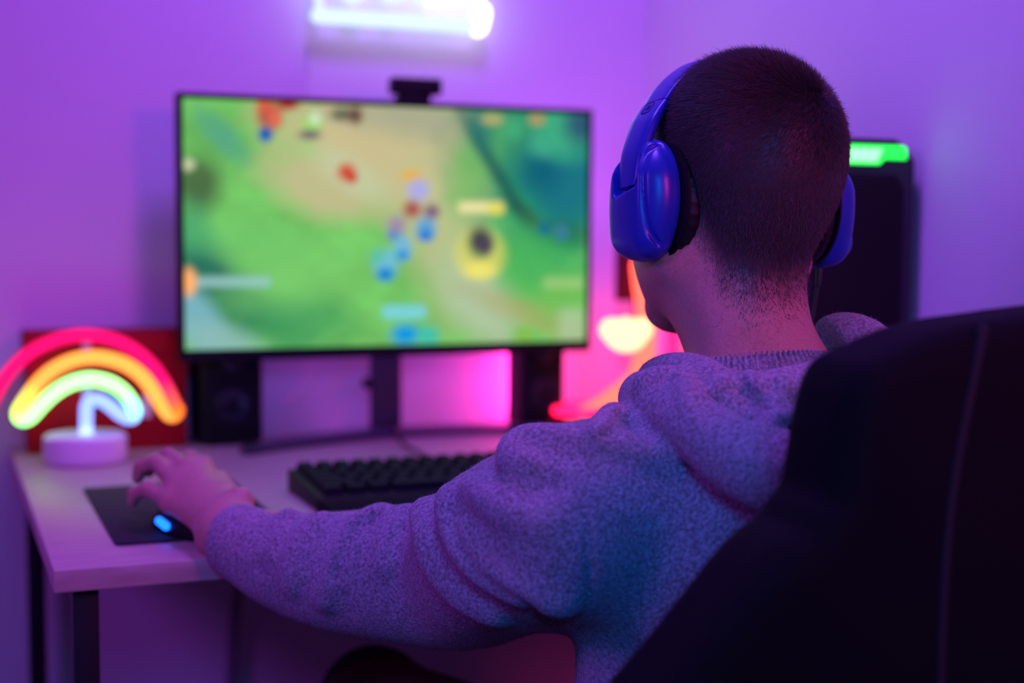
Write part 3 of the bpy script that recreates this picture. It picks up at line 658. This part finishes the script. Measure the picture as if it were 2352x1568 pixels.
# ------------------------------------------------------------------ hoodie
hood = Sdf()
hood.cap((.662, 1.00, .44), (.662, 1.03, .80), .197, .175, k=.02, sc=(1, .62, 1))
hood.ell((.66, .985, .80), (.175, .085, .13), k=.03)
hood.cap(NB+[0, -.005, -.03], SL+[.03, 0, .02], .047, .050, k=.035); hood.cap(NB+[0, -.005, -.03], SR+[-.03, 0, .02], .050, .052, k=.035)
arm = [(SL, .076), ((SL*.5+EL*.5)+[-.006, 0, .002], .073), (EL, .0670), (at(900, 1318, 1.315), .0610), (at(770, 1312, 1.338), .055), (at(660, 1290, 1.36), .046), (at(590, 1262, 1.374), .0385), (at(545, 1238, 1.384), .034)]
hood.chain(arm, k=.03, n=3)
hood.chain([(SR, .072), ((SR+ER)/2, .066), (ER, .062), ((ER+WR)/2, .048), (ER*.12+WR*.88, .034)], k=.03, n=3)
base_h = Sdf(); base_h.prims = list(hood.prims)
# hood lying on the back: main roll, inner roll, filling
hood.ell(NB+[0, -.062, -.045], (.085, .04, .05), k=.02)
hood.chain([(at(1484, 914, 1.200), .0235), (at(1512, 925, 1.165), .0245), (at(1556, 952, 1.125), .0235), (at(1608, 987, 1.09), .0235), (at(1690, 1046, 1.062), .0275), (at(1790, 1086, 1.05), .031), (at(1930, 1110, 1.06), .034), (at(2050, 1030, 1.12), .036), (at(2080, 930, 1.19), .032), (at(2050, 850, 1.25), .024)], k=.003, n=4)
hood.chain([(at(1506, 870, 1.225), .0165), (at(1550, 856, 1.185), .0165), (at(1615, 868, 1.145), .0165), (at(1665, 905, 1.115), .0155), (at(1702, 948, 1.10), .014), (at(1745, 985, 1.095), .013)], k=.003, n=4)
hood.chain([(at(1690, 905, 1.118), .014), (at(1760, 900, 1.112), .016), (at(1840, 885, 1.118), .016), (at(1930, 860, 1.14), .018), (at(1990, 830, 1.19), .020)], k=.005, n=4)
hood.chain([(at(1885, 772, 1.262), .013), (at(1935, 768, 1.255), .0185), (at(1990, 790, 1.235), .021), (at(2040, 850, 1.20), .024)], k=.010, n=4)
def ridge(pts, r=.006, k=.006, depth=0., mode='u'):
    P = []
    for q in pts:
        s_ = hood.surf(q[0], q[1])
        if s_ is None: continue
        rr_ = ray(q[0], q[1]); P.append((s_+rr_/np.linalg.norm(rr_)*(depth if len(q) < 3 else q[2]), r))
    if len(P) > 1: hood.chain(P, k=k, n=3, mode=mode)
# folds of the sleeve, the shoulder and the hood
FOLDS = [
    ('u', [(1190, 1032), (1215, 1020), (1262, 1018), (1330, 1022), (1400, 1030), (1470, 1045), (1540, 1062)], .015, .008, .009),
    ('u', [(1184, 1040), (1192, 1066), (1215, 1088)], .015, .005, .007),
    ('s', [(1180, 1090), (1215, 1105), (1262, 1110)], .008, .014, -.002),
    ('u', [(1090, 1122), (1130, 1150), (1185, 1180), (1250, 1205)], .013, .010, .009),
    ('u', [(1044, 1150), (1052, 1200), (1078, 1255), (1120, 1300), (1200, 1345), (1290, 1372)], .016, .012, .008),
    ('u', [(978, 1178), (988, 1230), (1006, 1290), (1064, 1360), (1140, 1400)], .014, .012, .011),
    ('s', [(1029, 1176), (1036, 1233), (1081, 1310), (1123, 1352), (1208, 1402), (1285, 1435)], .005, .008, -.001),
    ('u', [(880, 1186), (838, 1205), (812, 1240), (786, 1300), (752, 1370)], .013, .009, .008),
    ('s', [(868, 1184), (812, 1215), (790, 1256), (768, 1330)], .0045, .008, -.001),
    ('u', [(935, 1190), (905, 1235), (895, 1290)], .013, .014, .009),
    ('u', [(742, 1200), (700, 1235), (680, 1290), (672, 1340)], .011, .010, .0075),
    ('u', [(662, 1190), (638, 1225), (622, 1270)], .010, .008, .007),
    ('s', [(640, 1186), (612, 1220), (598, 1270), (592, 1310)], .004, .006, -.0005),
    ('s', [(1278, 1016), (1313, 1072), (1341, 1156), (1355, 1261), (1348, 1401), (1334, 1462)], .0022, .003, -.0006),
    ('u', [(1372, 1002), (1392, 978), (1412, 956)], .012, .006, .006),
    ('s', [(1384, 1006), (1410, 988), (1430, 956)], .0035, .005, -.001),
    ('s', [(1424, 948), (1450, 972), (1488, 1004)], .0045, .004, .0),
    ('u', [(1480, 880), (1530, 868), (1572, 880), (1590, 920), (1628, 958), (1690, 998), (1760, 1024), (1830, 1042)], .010, .008, .005),
    ('s', [(1612, 905), (1655, 950), (1720, 992), (1790, 1012)], .009, .014, -.003),
    ('u', [(1640, 898), (1672, 885), (1700, 905)], .007, .006, .004),
    ('u', [(1735, 905), (1760, 892), (1810, 905), (1865, 893)], .009, .003, .004),
    ('u', [(1720, 870), (1738, 900), (1752, 940), (1758, 985)], .008, .003, .003),
    ('u', [(1795, 880), (1800, 915), (1812, 960)], .007, .003, .003),
    ('u', [(1760, 938), (1800, 928), (1865, 928)], .008, .005, .004),
    ('u', [(1785, 965), (1820, 955), (1875, 958)], .007, .005, .003),
    ('s', [(1735, 918), (1790, 918), (1850, 912)], .004, .005, -.001),
    ('s', [(1690, 875), (1715, 915), (1742, 950), (1768, 990)], .005, .008, -.001),
]
for mode, pts, r_, k_, dep in FOLDS: ridge(pts, r_, k_, dep, mode)
# open the garment for the neck
hood.cap(hd(.0, -.0, -.10), NB+[.002, .000, .010], .056, .079, k=.004, mode='s')
lo = np.array([.24, .84, .46]); hi = np.array([1.02, 1.62, 1.10])
ho = blob('hoodie', hood, lo, hi, .003, 'hoodie', person, 1)
tag(ho, 'grey fleece hooded sweatshirt with the hood down')

def fuzz(name, host, count, length, radius, material):
    me_ = host.data; n_ = len(me_.vertices); Vv = np.empty(n_*3, np.float32); me_.vertices.foreach_get('co', Vv); Vv = Vv.reshape(-1, 3)
    Nn_ = np.empty(n_*3, np.float32); me_.vertices.foreach_get('normal', Nn_); Nn_ = Nn_.reshape(-1, 3)
    Qq = np.empty(len(me_.polygons)*4, np.int32); me_.polygons.foreach_get('vertices', Qq); Qq = Qq.reshape(-1, 4)
    f_ = RNG.integers(0, len(Qq), count); u_ = RNG.random((count, 2)).astype(np.float32); i_ = Qq[f_]
    P_ = Vv[i_[:, 0]]+(Vv[i_[:, 1]]-Vv[i_[:, 0]])*u_[:, :1]+(Vv[i_[:, 3]]-Vv[i_[:, 0]])*u_[:, 1:]; N_ = Nn_[i_[:, 0]]
    D_ = N_*.55+RNG.normal(0, .55, (count, 3)); E_ = RNG.normal(0, .5, (count, 3)); L_ = length*RNG.uniform(.5, 1.4, (count, 1))
    pt = np.stack([P_, P_+D_*L_*.5, P_+D_*L_+E_*L_*.5], 1).astype(np.float32)
    h_ = bpy.data.hair_curves.new(name); h_.add_curves([3]*count); h_.attributes['position'].data.foreach_set('vector', pt.ravel())
    r__ = h_.attributes.get('radius') or h_.attributes.new('radius', 'FLOAT', 'POINT'); r__.data.foreach_set('value', np.full(count*3, radius, np.float32))
    h_.materials.append(M[material]); o_ = bpy.data.objects.new(name, h_); COL.objects.link(o_); o_.parent = host; return tag(o_, 'short fluffy fibres of the fleece', kind='stuff')
fuzz('fleece_fuzz', ho, 130000, .0014, .00005, 'hoodie')
def ring(name, c, rx, ry, tube_r, material, parent, tiltm=None, nseg=160, ms_=14, rib=0, nrib=90, flat=1.):
    V = []
    for i in range(nseg):
        a = 2*math.pi*i/nseg
        for j in range(ms_):
            b = 2*math.pi*j/ms_; r = tube_r+rib*math.sin(nrib*a)
            q = np.array([(rx+r*math.cos(b))*math.cos(a), (ry+r*math.cos(b))*math.sin(a), r*flat*math.sin(b)])
            V.append(np.array(c)+(tiltm@q if tiltm is not None else q))
    Fc = [(i*ms_+j, ((i+1) % nseg)*ms_+j, ((i+1) % nseg)*ms_+(j+1) % ms_, i*ms_+(j+1) % ms_) for i in range(nseg) for j in range(ms_)]
    return obj(name, V, Fc, material, parent, True)
cz = at(1720, 804, 1.175)[2]-.018-.0145
cc = nk+(NB-nk)*((nk[2]-cz)/(nk[2]-NB[2])); cc[2] = cz
ring('collar', cc, .0675, .0665, .0080, 'hoodie', ho, rot('y', .02)@rot('x', -.22), 1100, 12, .0009, 95, 2.3)
ring('collar_seam', cc+[.002, -.004, -.020], .0745, .0745, .0075, 'hoodie', ho, rot('y', -.06)@rot('x', -.20), 1100, 12, .0010, 95, 1.3)
# cuff of the sleeve
ct = (WL-at(600, 1262, 1.372)); ct /= np.linalg.norm(ct); cA = at(555, 1243, 1.382)
tube('cuff', [cA-ct*.030, cA-ct*.022, cA, cA+ct*.014, cA+ct*.02], [.0375, .0385, .0352, .0335, .030], 'hoodie', ho, 40, dome=False)
# trousers and shoes
for s, hipx, kx, fx in ((-1, .575, .478, .47), (1, .745, .86, .87)):
    tr_ = Sdf(); kn = np.array([kx, 1.585, .487])
    tr_.cap((hipx, 1.05, .52), kn, .092, .068, k=.02); tr_.cap(kn, (fx, 1.60, .12), .066, .050, k=.03)
    blob('trouser_leg', tr_, (min(hipx, kx)-.12, .92, .03), (max(hipx, kx)+.12, 1.74, .68), .007, 'trousers', person)
    kp = Sdf(); kp.ell(kn+[0, .012, .008], (.068, .075, .070), k=.01)
    kp.add(lambda P, c=kn: -((P-c)@np.array([.1, .8, .6])+.02), kn, 1, .01, 'i')
    tag(blob('knee_patch', kp, kn-.1, kn+.1, .005, 'knee', person), 'black knee of the trousers')
    sh = Sdf(); sh.ell((fx, 1.63, .045), (.045, .06, .05), k=.03); sh.ell((fx, 1.71, .03), (.045, .09, .035), k=.03); sh.cap((fx, 1.60, .05), (fx, 1.60, .12), .045, .045, k=.02)
    sh.add(lambda P: -(P[:, 2]-.018), (fx, 1.65, 0), 1, .004, 'i')
    so = blob('shoe', sh, (fx-.09, 1.5, -.02), (fx+.09, 1.84, .2), .005, 'shoe', person)
    prism('sole', [(fx+.047*math.cos(t)*(1 if math.sin(t) < 0 else 1), 1.66+.14*math.sin(t)) for t in np.linspace(0, 2*math.pi, 28, endpoint=False)], 0, .02, 2, 'sole', so, .003)

# ------------------------------------------------------------------ hair: short clipped strands on the scalp
me = person.data
nvt = len(me.vertices); Vw = np.empty(nvt*3, np.float32); me.vertices.foreach_get('co', Vw); Vw = Vw.reshape(-1, 3)+PB
nv_ = np.empty(nvt*3, np.float32); me.vertices.foreach_get('normal', nv_); nv_ = nv_.reshape(-1, 3)
Q = np.empty(len(me.polygons)*4, np.int32); me.polygons.foreach_get('vertices', Q); Q = Q.reshape(-1, 4)
def headlocal(P): return (P-HC)@TILT
def hairline(L):
    th = np.degrees(np.arctan2(L[:, 0], -L[:, 1]))                  # 0 = nape, 180 = forehead, left is negative
    return np.interp(th, [-180, -150, -125, -105, -95, -78, -64, -50, -28, 0, 25, 45, 60, 75, 95, 105, 125, 150, 180],
                     [.040, .034, -.0, -.04, -.066, -.076, -.104, -.136, -.154, -.148, -.136, -.118, -.100, -.074, -.066, -.04, .0, .034, .040])
Lc = headlocal(Vw[Q].mean(1)); cand = (Lc[:, 2] > -.2) & (np.abs(Lc[:, 0]) < .12) & (np.abs(Lc[:, 1]) < .14)
Qs = Q[cand]; Lc = Lc[cand]
ar = np.linalg.norm(np.cross(Vw[Qs[:, 2]]-Vw[Qs[:, 0]], Vw[Qs[:, 3]]-Vw[Qs[:, 1]]), axis=1)
s_ = Lc[:, 2]-hairline(Lc)
dens = np.clip((s_+.010)/.050, 0, 1)**1.5
tail = np.exp(-((Lc[:, 0]+.036)/.015)**2)*(Lc[:, 1] < 0)*np.clip((Lc[:, 2]+.190)/.05, 0, 1)*.10
brow = (np.abs(Lc[:, 2]+.004-.10*np.abs(np.abs(Lc[:, 0])-.03)) < .004)*(np.abs(Lc[:, 0]) > .011)*(np.abs(Lc[:, 0]) < .048)*(Lc[:, 1] > .05)*.8
dens = np.maximum(dens, tail*(s_ > -.06)); dens = np.maximum(dens, brow); wgt = dens*ar; NS = 95000
fi = RNG.choice(len(Qs), NS, p=wgt/wgt.sum()); uv = RNG.random((NS, 2))
a, b, c, d = (Vw[Qs[fi, i]] for i in range(4)); na, nb_, nc, nd = (nv_[Qs[fi, i]] for i in range(4))
bl = lambda a, b, c, d: (a*((1-uv[:, :1])*(1-uv[:, 1:]))+b*(uv[:, :1]*(1-uv[:, 1:]))+c*(uv[:, :1]*uv[:, 1:])+d*((1-uv[:, :1])*uv[:, 1:]))
P0 = bl(a, b, c, d); N0 = bl(na, nb_, nc, nd); N0 /= np.linalg.norm(N0, axis=1)[:, None]
L0 = headlocal(P0); s0 = L0[:, 2]-hairline(L0)
whorl = hd(.028, -.085, .050); flow = P0-whorl; dist = np.linalg.norm(flow, axis=1)[:, None]; flow /= dist+1e-6
swirl = np.cross(N0, flow); flow = flow+swirl*.5*np.exp(-dist/.04)
dn = np.array([0, .0, -1.]); wdn = np.clip((-.02-L0[:, 2:3])/.05, 0, 1)*.8*(L0[:, 1:2] < .06); flow = flow*(1-wdn)+dn*wdn
low = np.clip((.004-s0)/.03, 0, 1)[:, None]; side = np.sign(L0[:, :1]+.034); flow = flow*(1-low)+low*(np.array([.0, 0, -.6])+(RT*-.9)[None]*side)
flow -= N0*(flow*N0).sum(1)[:, None]; flow /= np.linalg.norm(flow, axis=1)[:, None]+1e-6
flow += RNG.normal(0, .22, (NS, 3))
top = np.clip((L0[:, 2]+.02)/.09, 0, 1)
ln = (.0052+.0085*top)*RNG.uniform(.6, 1.2, NS); ln = np.where(s0 < .0, RNG.uniform(.005, .010, NS), ln)
lift = (.42+.42*top)[:, None]; lift = np.where(s0[:, None] < 0, .18, lift)
NPt = 4; pts = np.empty((NS, NPt, 3), np.float32)
curl = RNG.normal(0, .30, (NS, 3))*low+RNG.normal(0, .06, (NS, 3))
for j in range(NPt):
    t = j/(NPt-1); pts[:, j] = P0-N0*.0006+ln[:, None]*(N0*lift*(t-.35*t*t)+flow*(1-lift*.55)*t+curl*t*t)
hc = bpy.data.hair_curves.new('hair'); hc.add_curves([NPt]*NS)
hc.attributes['position'].data.foreach_set('vector', (pts-PB.astype(np.float32)).ravel())
ra_ = hc.attributes.get('radius') or hc.attributes.new('radius', 'FLOAT', 'POINT')
rad = np.tile(np.array([.00011, .00010, .00008, .00003], np.float32), (NS, 1)); rad[s0 < 0] *= .75
ra_.data.foreach_set('value', rad.ravel())
hc.materials.append(M['hair'])
hob = bpy.data.objects.new('hair', hc); COL.objects.link(hob); hob.parent = person
tag(hob, 'short clipped dark hair tapering down the nape', kind='stuff')
# tint the scalp through a vertex attribute on the body
col = np.ones((nvt, 4), np.float32); Lv = headlocal(Vw); sv = Lv[:, 2]-hairline(Lv)
inh = (Lv[:, 2] > -.2) & (np.abs(Lv[:, 0]) < .12) & (np.abs(Lv[:, 1]) < .14)
col[:, 0] = np.where(inh, np.clip((sv-.004)/.040, 0, 1), 0)
lipd = np.maximum(np.abs(Lv[:, 2]+.1045)-.009, np.abs(Lv[:, 0])-.024); col[:, 1] = (Lv[:, 1] > .09)*np.clip(-lipd/.003, 0, 1)*inh
at_ = me.color_attributes.new('hair_root', 'FLOAT_COLOR', 'POINT'); at_.data.foreach_set('color', col.ravel())
nt = M['skin'].node_tree; bs = nt.nodes['Principled BSDF']; src = bs.inputs['Base Color'].links[0].from_socket
mx = nt.nodes.new('ShaderNodeMixRGB'); mx.inputs[2].default_value = (.045, .028, .022, 1)
an = nt.nodes.new('ShaderNodeAttribute'); an.attribute_name = 'hair_root'; sp = nt.nodes.new('ShaderNodeSeparateColor')
nt.links.new(an.outputs['Color'], sp.inputs[0]); nt.links.new(sp.outputs[0], mx.inputs[0]); ml = nt.nodes.new('ShaderNodeMixRGB'); ml.inputs[2].default_value = (.36, .12, .11, 1)
nt.links.new(sp.outputs[1], ml.inputs[0]); nt.links.new(src, ml.inputs[1])
nt.links.new(ml.outputs[0], mx.inputs[1]); nt.links.new(mx.outputs[0], bs.inputs['Base Color'])
for s in (-1, 1):
    def ball(nm, c_, r_, m_, par):
        P_ = [(r_*math.sin(p_), r_*math.cos(p_)) for p_ in np.linspace(-1.5, 1.5, 13)]
        V_ = [np.array(c_)+[r_*math.cos(p_)*math.cos(t), r_*math.cos(p_)*math.sin(t), r_*math.sin(p_)] for p_ in np.linspace(-1.55, 1.55, 13) for t in np.linspace(0, 2*math.pi, 24, endpoint=False)]
        return obj(nm, V_, [(i*24+k, i*24+(k+1) % 24, (i+1)*24+(k+1) % 24, (i+1)*24+k) for i in range(12) for k in range(24)], m_, par, True)
    ey = ball('eye', hd(.031*s, .0795, -.0265), .0125, 'white', person)
    ball('iris', hd(.031*s, .0865, -.0265), .0062, 'gloss', ey)

# ================================================================== headphones
hp = empty('headphones', EAR, 'blue over-ear headphones with black cushions on the head', 'headphones')
def he(x, y, z): return EAR+TILT@np.array([x, y, z])
def sweep(name, path, wdir, wid, thk, material, parent, n=16, p=4.):
    P = np.array(path, float); m_ = len(P); T = np.gradient(P, axis=0); T /= np.linalg.norm(T, axis=1)[:, None]
    wid = np.broadcast_to(wid, (m_,)); thk = np.broadcast_to(thk, (m_,)); V = []
    for i in range(m_):
        W_ = np.array(wdir)-T[i]*(T[i]@np.array(wdir)); W_ /= np.linalg.norm(W_); H_ = np.cross(T[i], W_)
        for k in range(n):
            a = 2*math.pi*(k+.5)/n; c_, s_ = math.cos(a), math.sin(a)
            V.append(P[i]+W_*wid[i]/2*np.sign(c_)*abs(c_)**(2/p)+H_*thk[i]/2*np.sign(s_)*abs(s_)**(2/p))
    Fc = [(i*n+k, i*n+(k+1) % n, (i+1)*n+(k+1) % n, (i+1)*n+k) for i in range(m_-1) for k in range(n)]+[tuple(range(n-1, -1, -1)), tuple(range((m_-1)*n, m_*n))]
    o = obj(name, V, Fc, material, parent, True)
    bm = bmesh.new(); bm.from_mesh(o.data); bmesh.ops.recalc_face_normals(bm, faces=bm.faces); bm.to_mesh(o.data); bm.free()
    md = o.modifiers.new('es', 'EDGE_SPLIT'); md.split_angle = math.radians(50)
    return o
YD = TILT@np.array([0, 1, 0.])
arc = lambda s: [(.1095*s, .020, .006), (.1045*s, .024, .032), (.0930*s, .030, .058), (.0850*s, .034, .070), (.0765*s, .037, .080)]
topc = [(-0.0765, 0.037, 0.08), (-0.064, 0.041, 0.0945), (-0.047, 0.045, 0.109), (-0.027, 0.048, 0.1205), (0, 0.049, 0.1265), (0.027, 0.048, 0.1205), (0.047, 0.045, 0.109), (0.064, 0.041, 0.0945), (0.0765, 0.037, 0.08)]
tp = np.array([he(*q) for q in catmull(topc, 6)])
sweep('headband', tp[1:-1], YD, np.interp(np.linspace(0, 1, len(tp)-2), [0, .5, 1], [.031, .034, .031]), .0075, 'blue', hp)
inner = np.array([he(q[0]*.93, q[1], q[2]-.0055) for q in catmull(topc, 6)])
sweep('headband_pad', inner[2:-2], YD, .028, .007, 'leather', hp)
for s in (-1, 1):
    ap = np.array([he(*q) for q in catmull(arc(s), 6)])
    arm_o = sweep('slider_arm', ap, YD, np.interp(np.linspace(0, 1, len(ap)), [0, .08, .5, 1], [.024, .030, .034, .033]), np.interp(np.linspace(0, 1, len(ap)), [0, .3, 1], [.010, .012, .0085]), 'blue', hp)
    cup = Sdf()
    cup.ell(he(.096*s, .018, -.004), (.0215, .0385, .0515), k=.006, rot=TILT)
    cup.rbox(he(.098*s, .018, -.012), (.017, .031, .040), .016, k=.014, rot=TILT)
    cup.ell(he(.0895*s, .016, -.004), (.0175, .0370, .0525), k=.0018, rot=TILT)
    cup.rbox(he(.1215*s, .026, .036), (.0155, .0185, .036), .006, k=.0012, mode='s', rot=TILT@rot('x', -.3))
    cup.add(lambda P, s=s: -(((P-EAR)@TILT)[:, 0]*s-.0825), he(.1*s, 0, 0), .5, .003, 'i')
    if s == -1:
        gp = [cup.surf(*q) for q in ((1513, 332), (1486, 349), (1475, 396), (1478, 474), (1490, 527), (1518, 566))]
        cup.chain([(q, .0016) for q in gp if q is not None], k=.0022, n=5, mode='s')
    shell = blob('cup_shell', cup, he(.1*s, .015, 0)-[.05, .065, .075], he(.1*s, .015, 0)+[.05, .065, .075], .0013, 'blue', hp)
    # pleated cushion
    V = []; NS_, MS_ = 220, 18
    for i in range(NS_):
        a = 2*math.pi*i/NS_
        pl = .0007*abs(math.sin(a*17+.8*math.sin(3*a)))*(1+.4*math.sin(5*a))
        for j in range(MS_):
            b = 2*math.pi*j/MS_; rr_ = .0125-pl*max(0, math.cos(b))
            V.append(he((.0720+math.sin(b)*rr_*.92)*s, .010+(.0265+rr_*math.cos(b))*math.cos(a), -.005+(.0385+rr_*math.cos(b))*math.sin(a)))
    Fc = [(i*MS_+j, ((i+1) % NS_)*MS_+j, ((i+1) % NS_)*MS_+(j+1) % MS_, i*MS_+(j+1) % MS_) for i in range(NS_) for j in range(MS_)]
    cu = obj('ear_cushion', V, Fc, 'leather', hp, True)
    bm = bmesh.new(); bm.from_mesh(cu.data); bmesh.ops.recalc_face_normals(bm, faces=bm.faces); bm.to_mesh(cu.data); bm.free()
    pv = [((.0815+h_)*s, .009+r_*.0385*math.cos(t), -.004+r_*.0500*math.sin(t)) for r_, h_ in ((.9, -.002), (1, -.001), (1, .0012), (.9, .002)) for t in np.linspace(0, 2*math.pi, 64, endpoint=False)]
    Fc = [(i*64+k, i*64+(k+1) % 64, (i+1)*64+(k+1) % 64, (i+1)*64+k) for i in range(3) for k in range(64)]+[tuple(range(63, -1, -1)), tuple(range(192, 256))]
    obj('baffle_plate', [he(*q) for q in pv], Fc, 'plastic', hp, False)
    if s == -1:                                             # the R mark, reversed as in the photograph
        i0 = int(len(ap)*.80); pc = ap[i0]; T_ = ap[i0+1]-ap[i0-1]; T_ /= np.linalg.norm(T_); W_ = YD-T_*(T_@YD); W_ /= np.linalg.norm(W_); Nn = np.cross(W_, T_)
        if Nn@(pc-HC) < 0: Nn = -Nn
        cv = bpy.data.curves.new('mark', 'FONT'); cv.body = 'R'; cv.size = .0075; cv.align_x = 'CENTER'; cv.align_y = 'CENTER'; cv.extrude = .0002
        tmp = bpy.data.objects.new('tmp', cv); COL.objects.link(tmp); bpy.context.view_layer.update()
        mt = bpy.data.meshes.new_from_object(tmp.evaluated_get(bpy.context.evaluated_depsgraph_get())); bpy.data.objects.remove(tmp)
        tv = np.array([v.co[:] for v in mt.vertices]); base = pc+Nn*.0050
        Rr = -W_                                           # reads to the viewer's right ...
        tv2 = base+(-tv[:, :1])*Rr+tv[:, 1:2]*T_+tv[:, 2:3]*Nn      # ... and is mirrored
        obj('letter_mark', tv2, [list(p.vertices) for p in mt.polygons], 'mark', arm_o)
        fr = [base+Rr*x+T_*y for x, y in [(.0045*a_+.0009*bx_, .0055*b_+.0009*by_) for a_, b_, bx_, by_ in ((-1, -1, -1, 0), (-1, 1, -1, 0), (-1, 1, 0, 1), (1, 1, 0, 1), (1, 1, 1, 0), (1, -1, 1, 0), (1, -1, 0, -1), (-1, -1, 0, -1))]]
        tube('mark_frame', fr, .0003, 'mark', arm_o, 6, True)
    else:
        mk = [he(.106, .000, -.022), he(.112, .000, -.030), he(.114, .004, -.038), he(.108, .012, -.046)]
        tube('microphone_stub', catmull(mk, 5), [.008]*6+[.0075]*10, 'blue', hp, 16)
        tube('cable_strain', [he(.094, .010, -.050), he(.093, .010, -.072)], [.0034, .0026], 'rubber', hp, 12)
        tube('cable', catmull([he(.093, .010, -.07), he(.092, .012, -.09), he(.091, .016, -.12), he(.092, .03, -.17), he(.09, .06, -.23)], 6), .0017, 'rubber', hp, 8)

# ================================================================== gaming chair
CHC = np.array([.70, .93, 0.])
chair = empty('gaming_chair', CHC, 'black high-backed gaming chair in the foreground', 'chair')
CY = .70
lean = rot('x', .10)
def onback(px, py):
    q = ony(px, py, CY+.07+(.025 if py > 1150 else 0)); return np.array([q[0]-CHC[0]-(.013 if py > 800 else 0), q[2]])
half = [onback(2352, 694), onback(2200, 713), onback(2090, 728), onback(2010, 748), onback(1945, 775), onback(1895, 815), onback(1868, 870), onback(1850, 960), onback(1838, 1060), onback(1832, 1112), onback(1800, 1140), onback(1745, 1158), onback(1690, 1195), onback(1640, 1255), onback(1560, 1375), onback(1490, 1480), onback(1425, 1568), onback(1385, 1640)]
half = [(min(x, -.004), z) for x, z in half]+[(-.322, .70), (-.312, .62), (-.27, .53), (-.22, .47)]
out = np.array(half[::-1]+[(-x, z) for x, z in half], np.float32)
def polysd(P2, V2):
    d = np.full(len(P2), 1e9, np.float32); sg_ = np.ones(len(P2), np.float32); n = len(V2)
    for i in range(n):
        a, b = V2[i-1], V2[i]; e = b-a; w_ = P2-a; t = np.clip(w_@e/(e@e), 0, 1); q = w_-t[:, None]*e; d = np.minimum(d, (q*q).sum(1))
        c1 = P2[:, 1] >= a[1]; c2 = P2[:, 1] < b[1]; c3 = e[0]*w_[:, 1] > e[1]*w_[:, 0]
        al = (c1 & c2 & c3) | (~c1 & ~c2 & ~c3); sg_ = np.where(al, -sg_, sg_)
    return sg_*np.sqrt(d)
def backsd(P):
    x, y, z = P[:, 0]-CHC[0], P[:, 1], P[:, 2]
    d2 = polysd(np.stack([x, z], 1), out)
    yc = CY+.040+.14*np.maximum(np.abs(x)-.12, 0)*np.clip((.98-z)/.2, 0, 1)        # bolsters sweep forward
    q = np.stack([d2+.020, np.abs(y-yc)-.040+.020], 1)
    return np.linalg.norm(np.maximum(q, 0), axis=1)+np.minimum(q.max(1), 0)-.020
bk = Sdf(); bk.add(lambda P: backsd(P), CHC+[0, -.1, .75], 2, 0)
blob('backrest', bk, (.33, .64, .42), (1.07, .90, 1.08), .006, 'chair', chair)
pl = []
for x_, z_ in ((-.10, 1.0), (-.12, .90), (-.125, .80), (-.12, .66), (-.10, .54)): pl.append((CHC[0]+x_, CY+.001, z_))
tube('piping', catmull(pl, 6), .003, 'seam', chair, 8); tube('piping', catmull([(2*CHC[0]-x, y, z) for x, y, z in pl], 6), .003, 'seam', chair, 8)
stt = Sdf(); stt.rbox((CHC[0], 1.07, .415), (.25, .25, .045), .04); stt.rbox((CHC[0]-.225, 1.08, .435), (.05, .22, .05), .045, k=.02); stt.rbox((CHC[0]+.225, 1.08, .435), (.05, .22, .05), .045, k=.02)
blob('seat', stt, (.36, .78, .34), (.99, 1.36, .52), .008, 'chair', chair)
for s in (-1, 1):
    ax = CHC[0]+s*.315
    ar_ = Sdf(); ar_.rbox((ax, .99, .625), (.045, .13, .016), .015)
    blob('armrest_pad', ar_, (ax-.08, .82, .58), (ax+.08, 1.16, .67), .005, 'chair', chair)
    box('armrest_post', (ax-.02, .96, .40), (ax+.02, 1.02, .61), 'plastic', chair, .006)
    box('armrest_bracket', (min(ax, ax-s*.13), .965, .36), (max(ax, ax-s*.13), 1.015, .40), 'plastic', chair, .005)
box('tilt_plate', (CHC[0]-.1, .97, .34), (CHC[0]+.1, 1.17, .37), 'plastic', chair, .004)
cb = np.array([CHC[0], 1.07, 0])
lathe('gas_lift', [(.025, .10), (.025, .25), (.016, .25), (.016, .345)], cb, 'black_metal', chair, 24)
for i in range(5):
    a = 2*math.pi*i/5+.3; dv = np.array([math.cos(a), math.sin(a), 0])
    tube('base_leg', [cb+[0, 0, .115], cb+dv*.15+[0, 0, .10], cb+dv*.30+[0, 0, .075]], [.03, .024, .016], 'plastic', chair, 14)
    lathe('caster', [(.022, -.02), (.028, -.016), (.028, .016), (.022, .02)], cb+dv*.30+[0, 0, .029], 'rubber', chair, 20, 0)
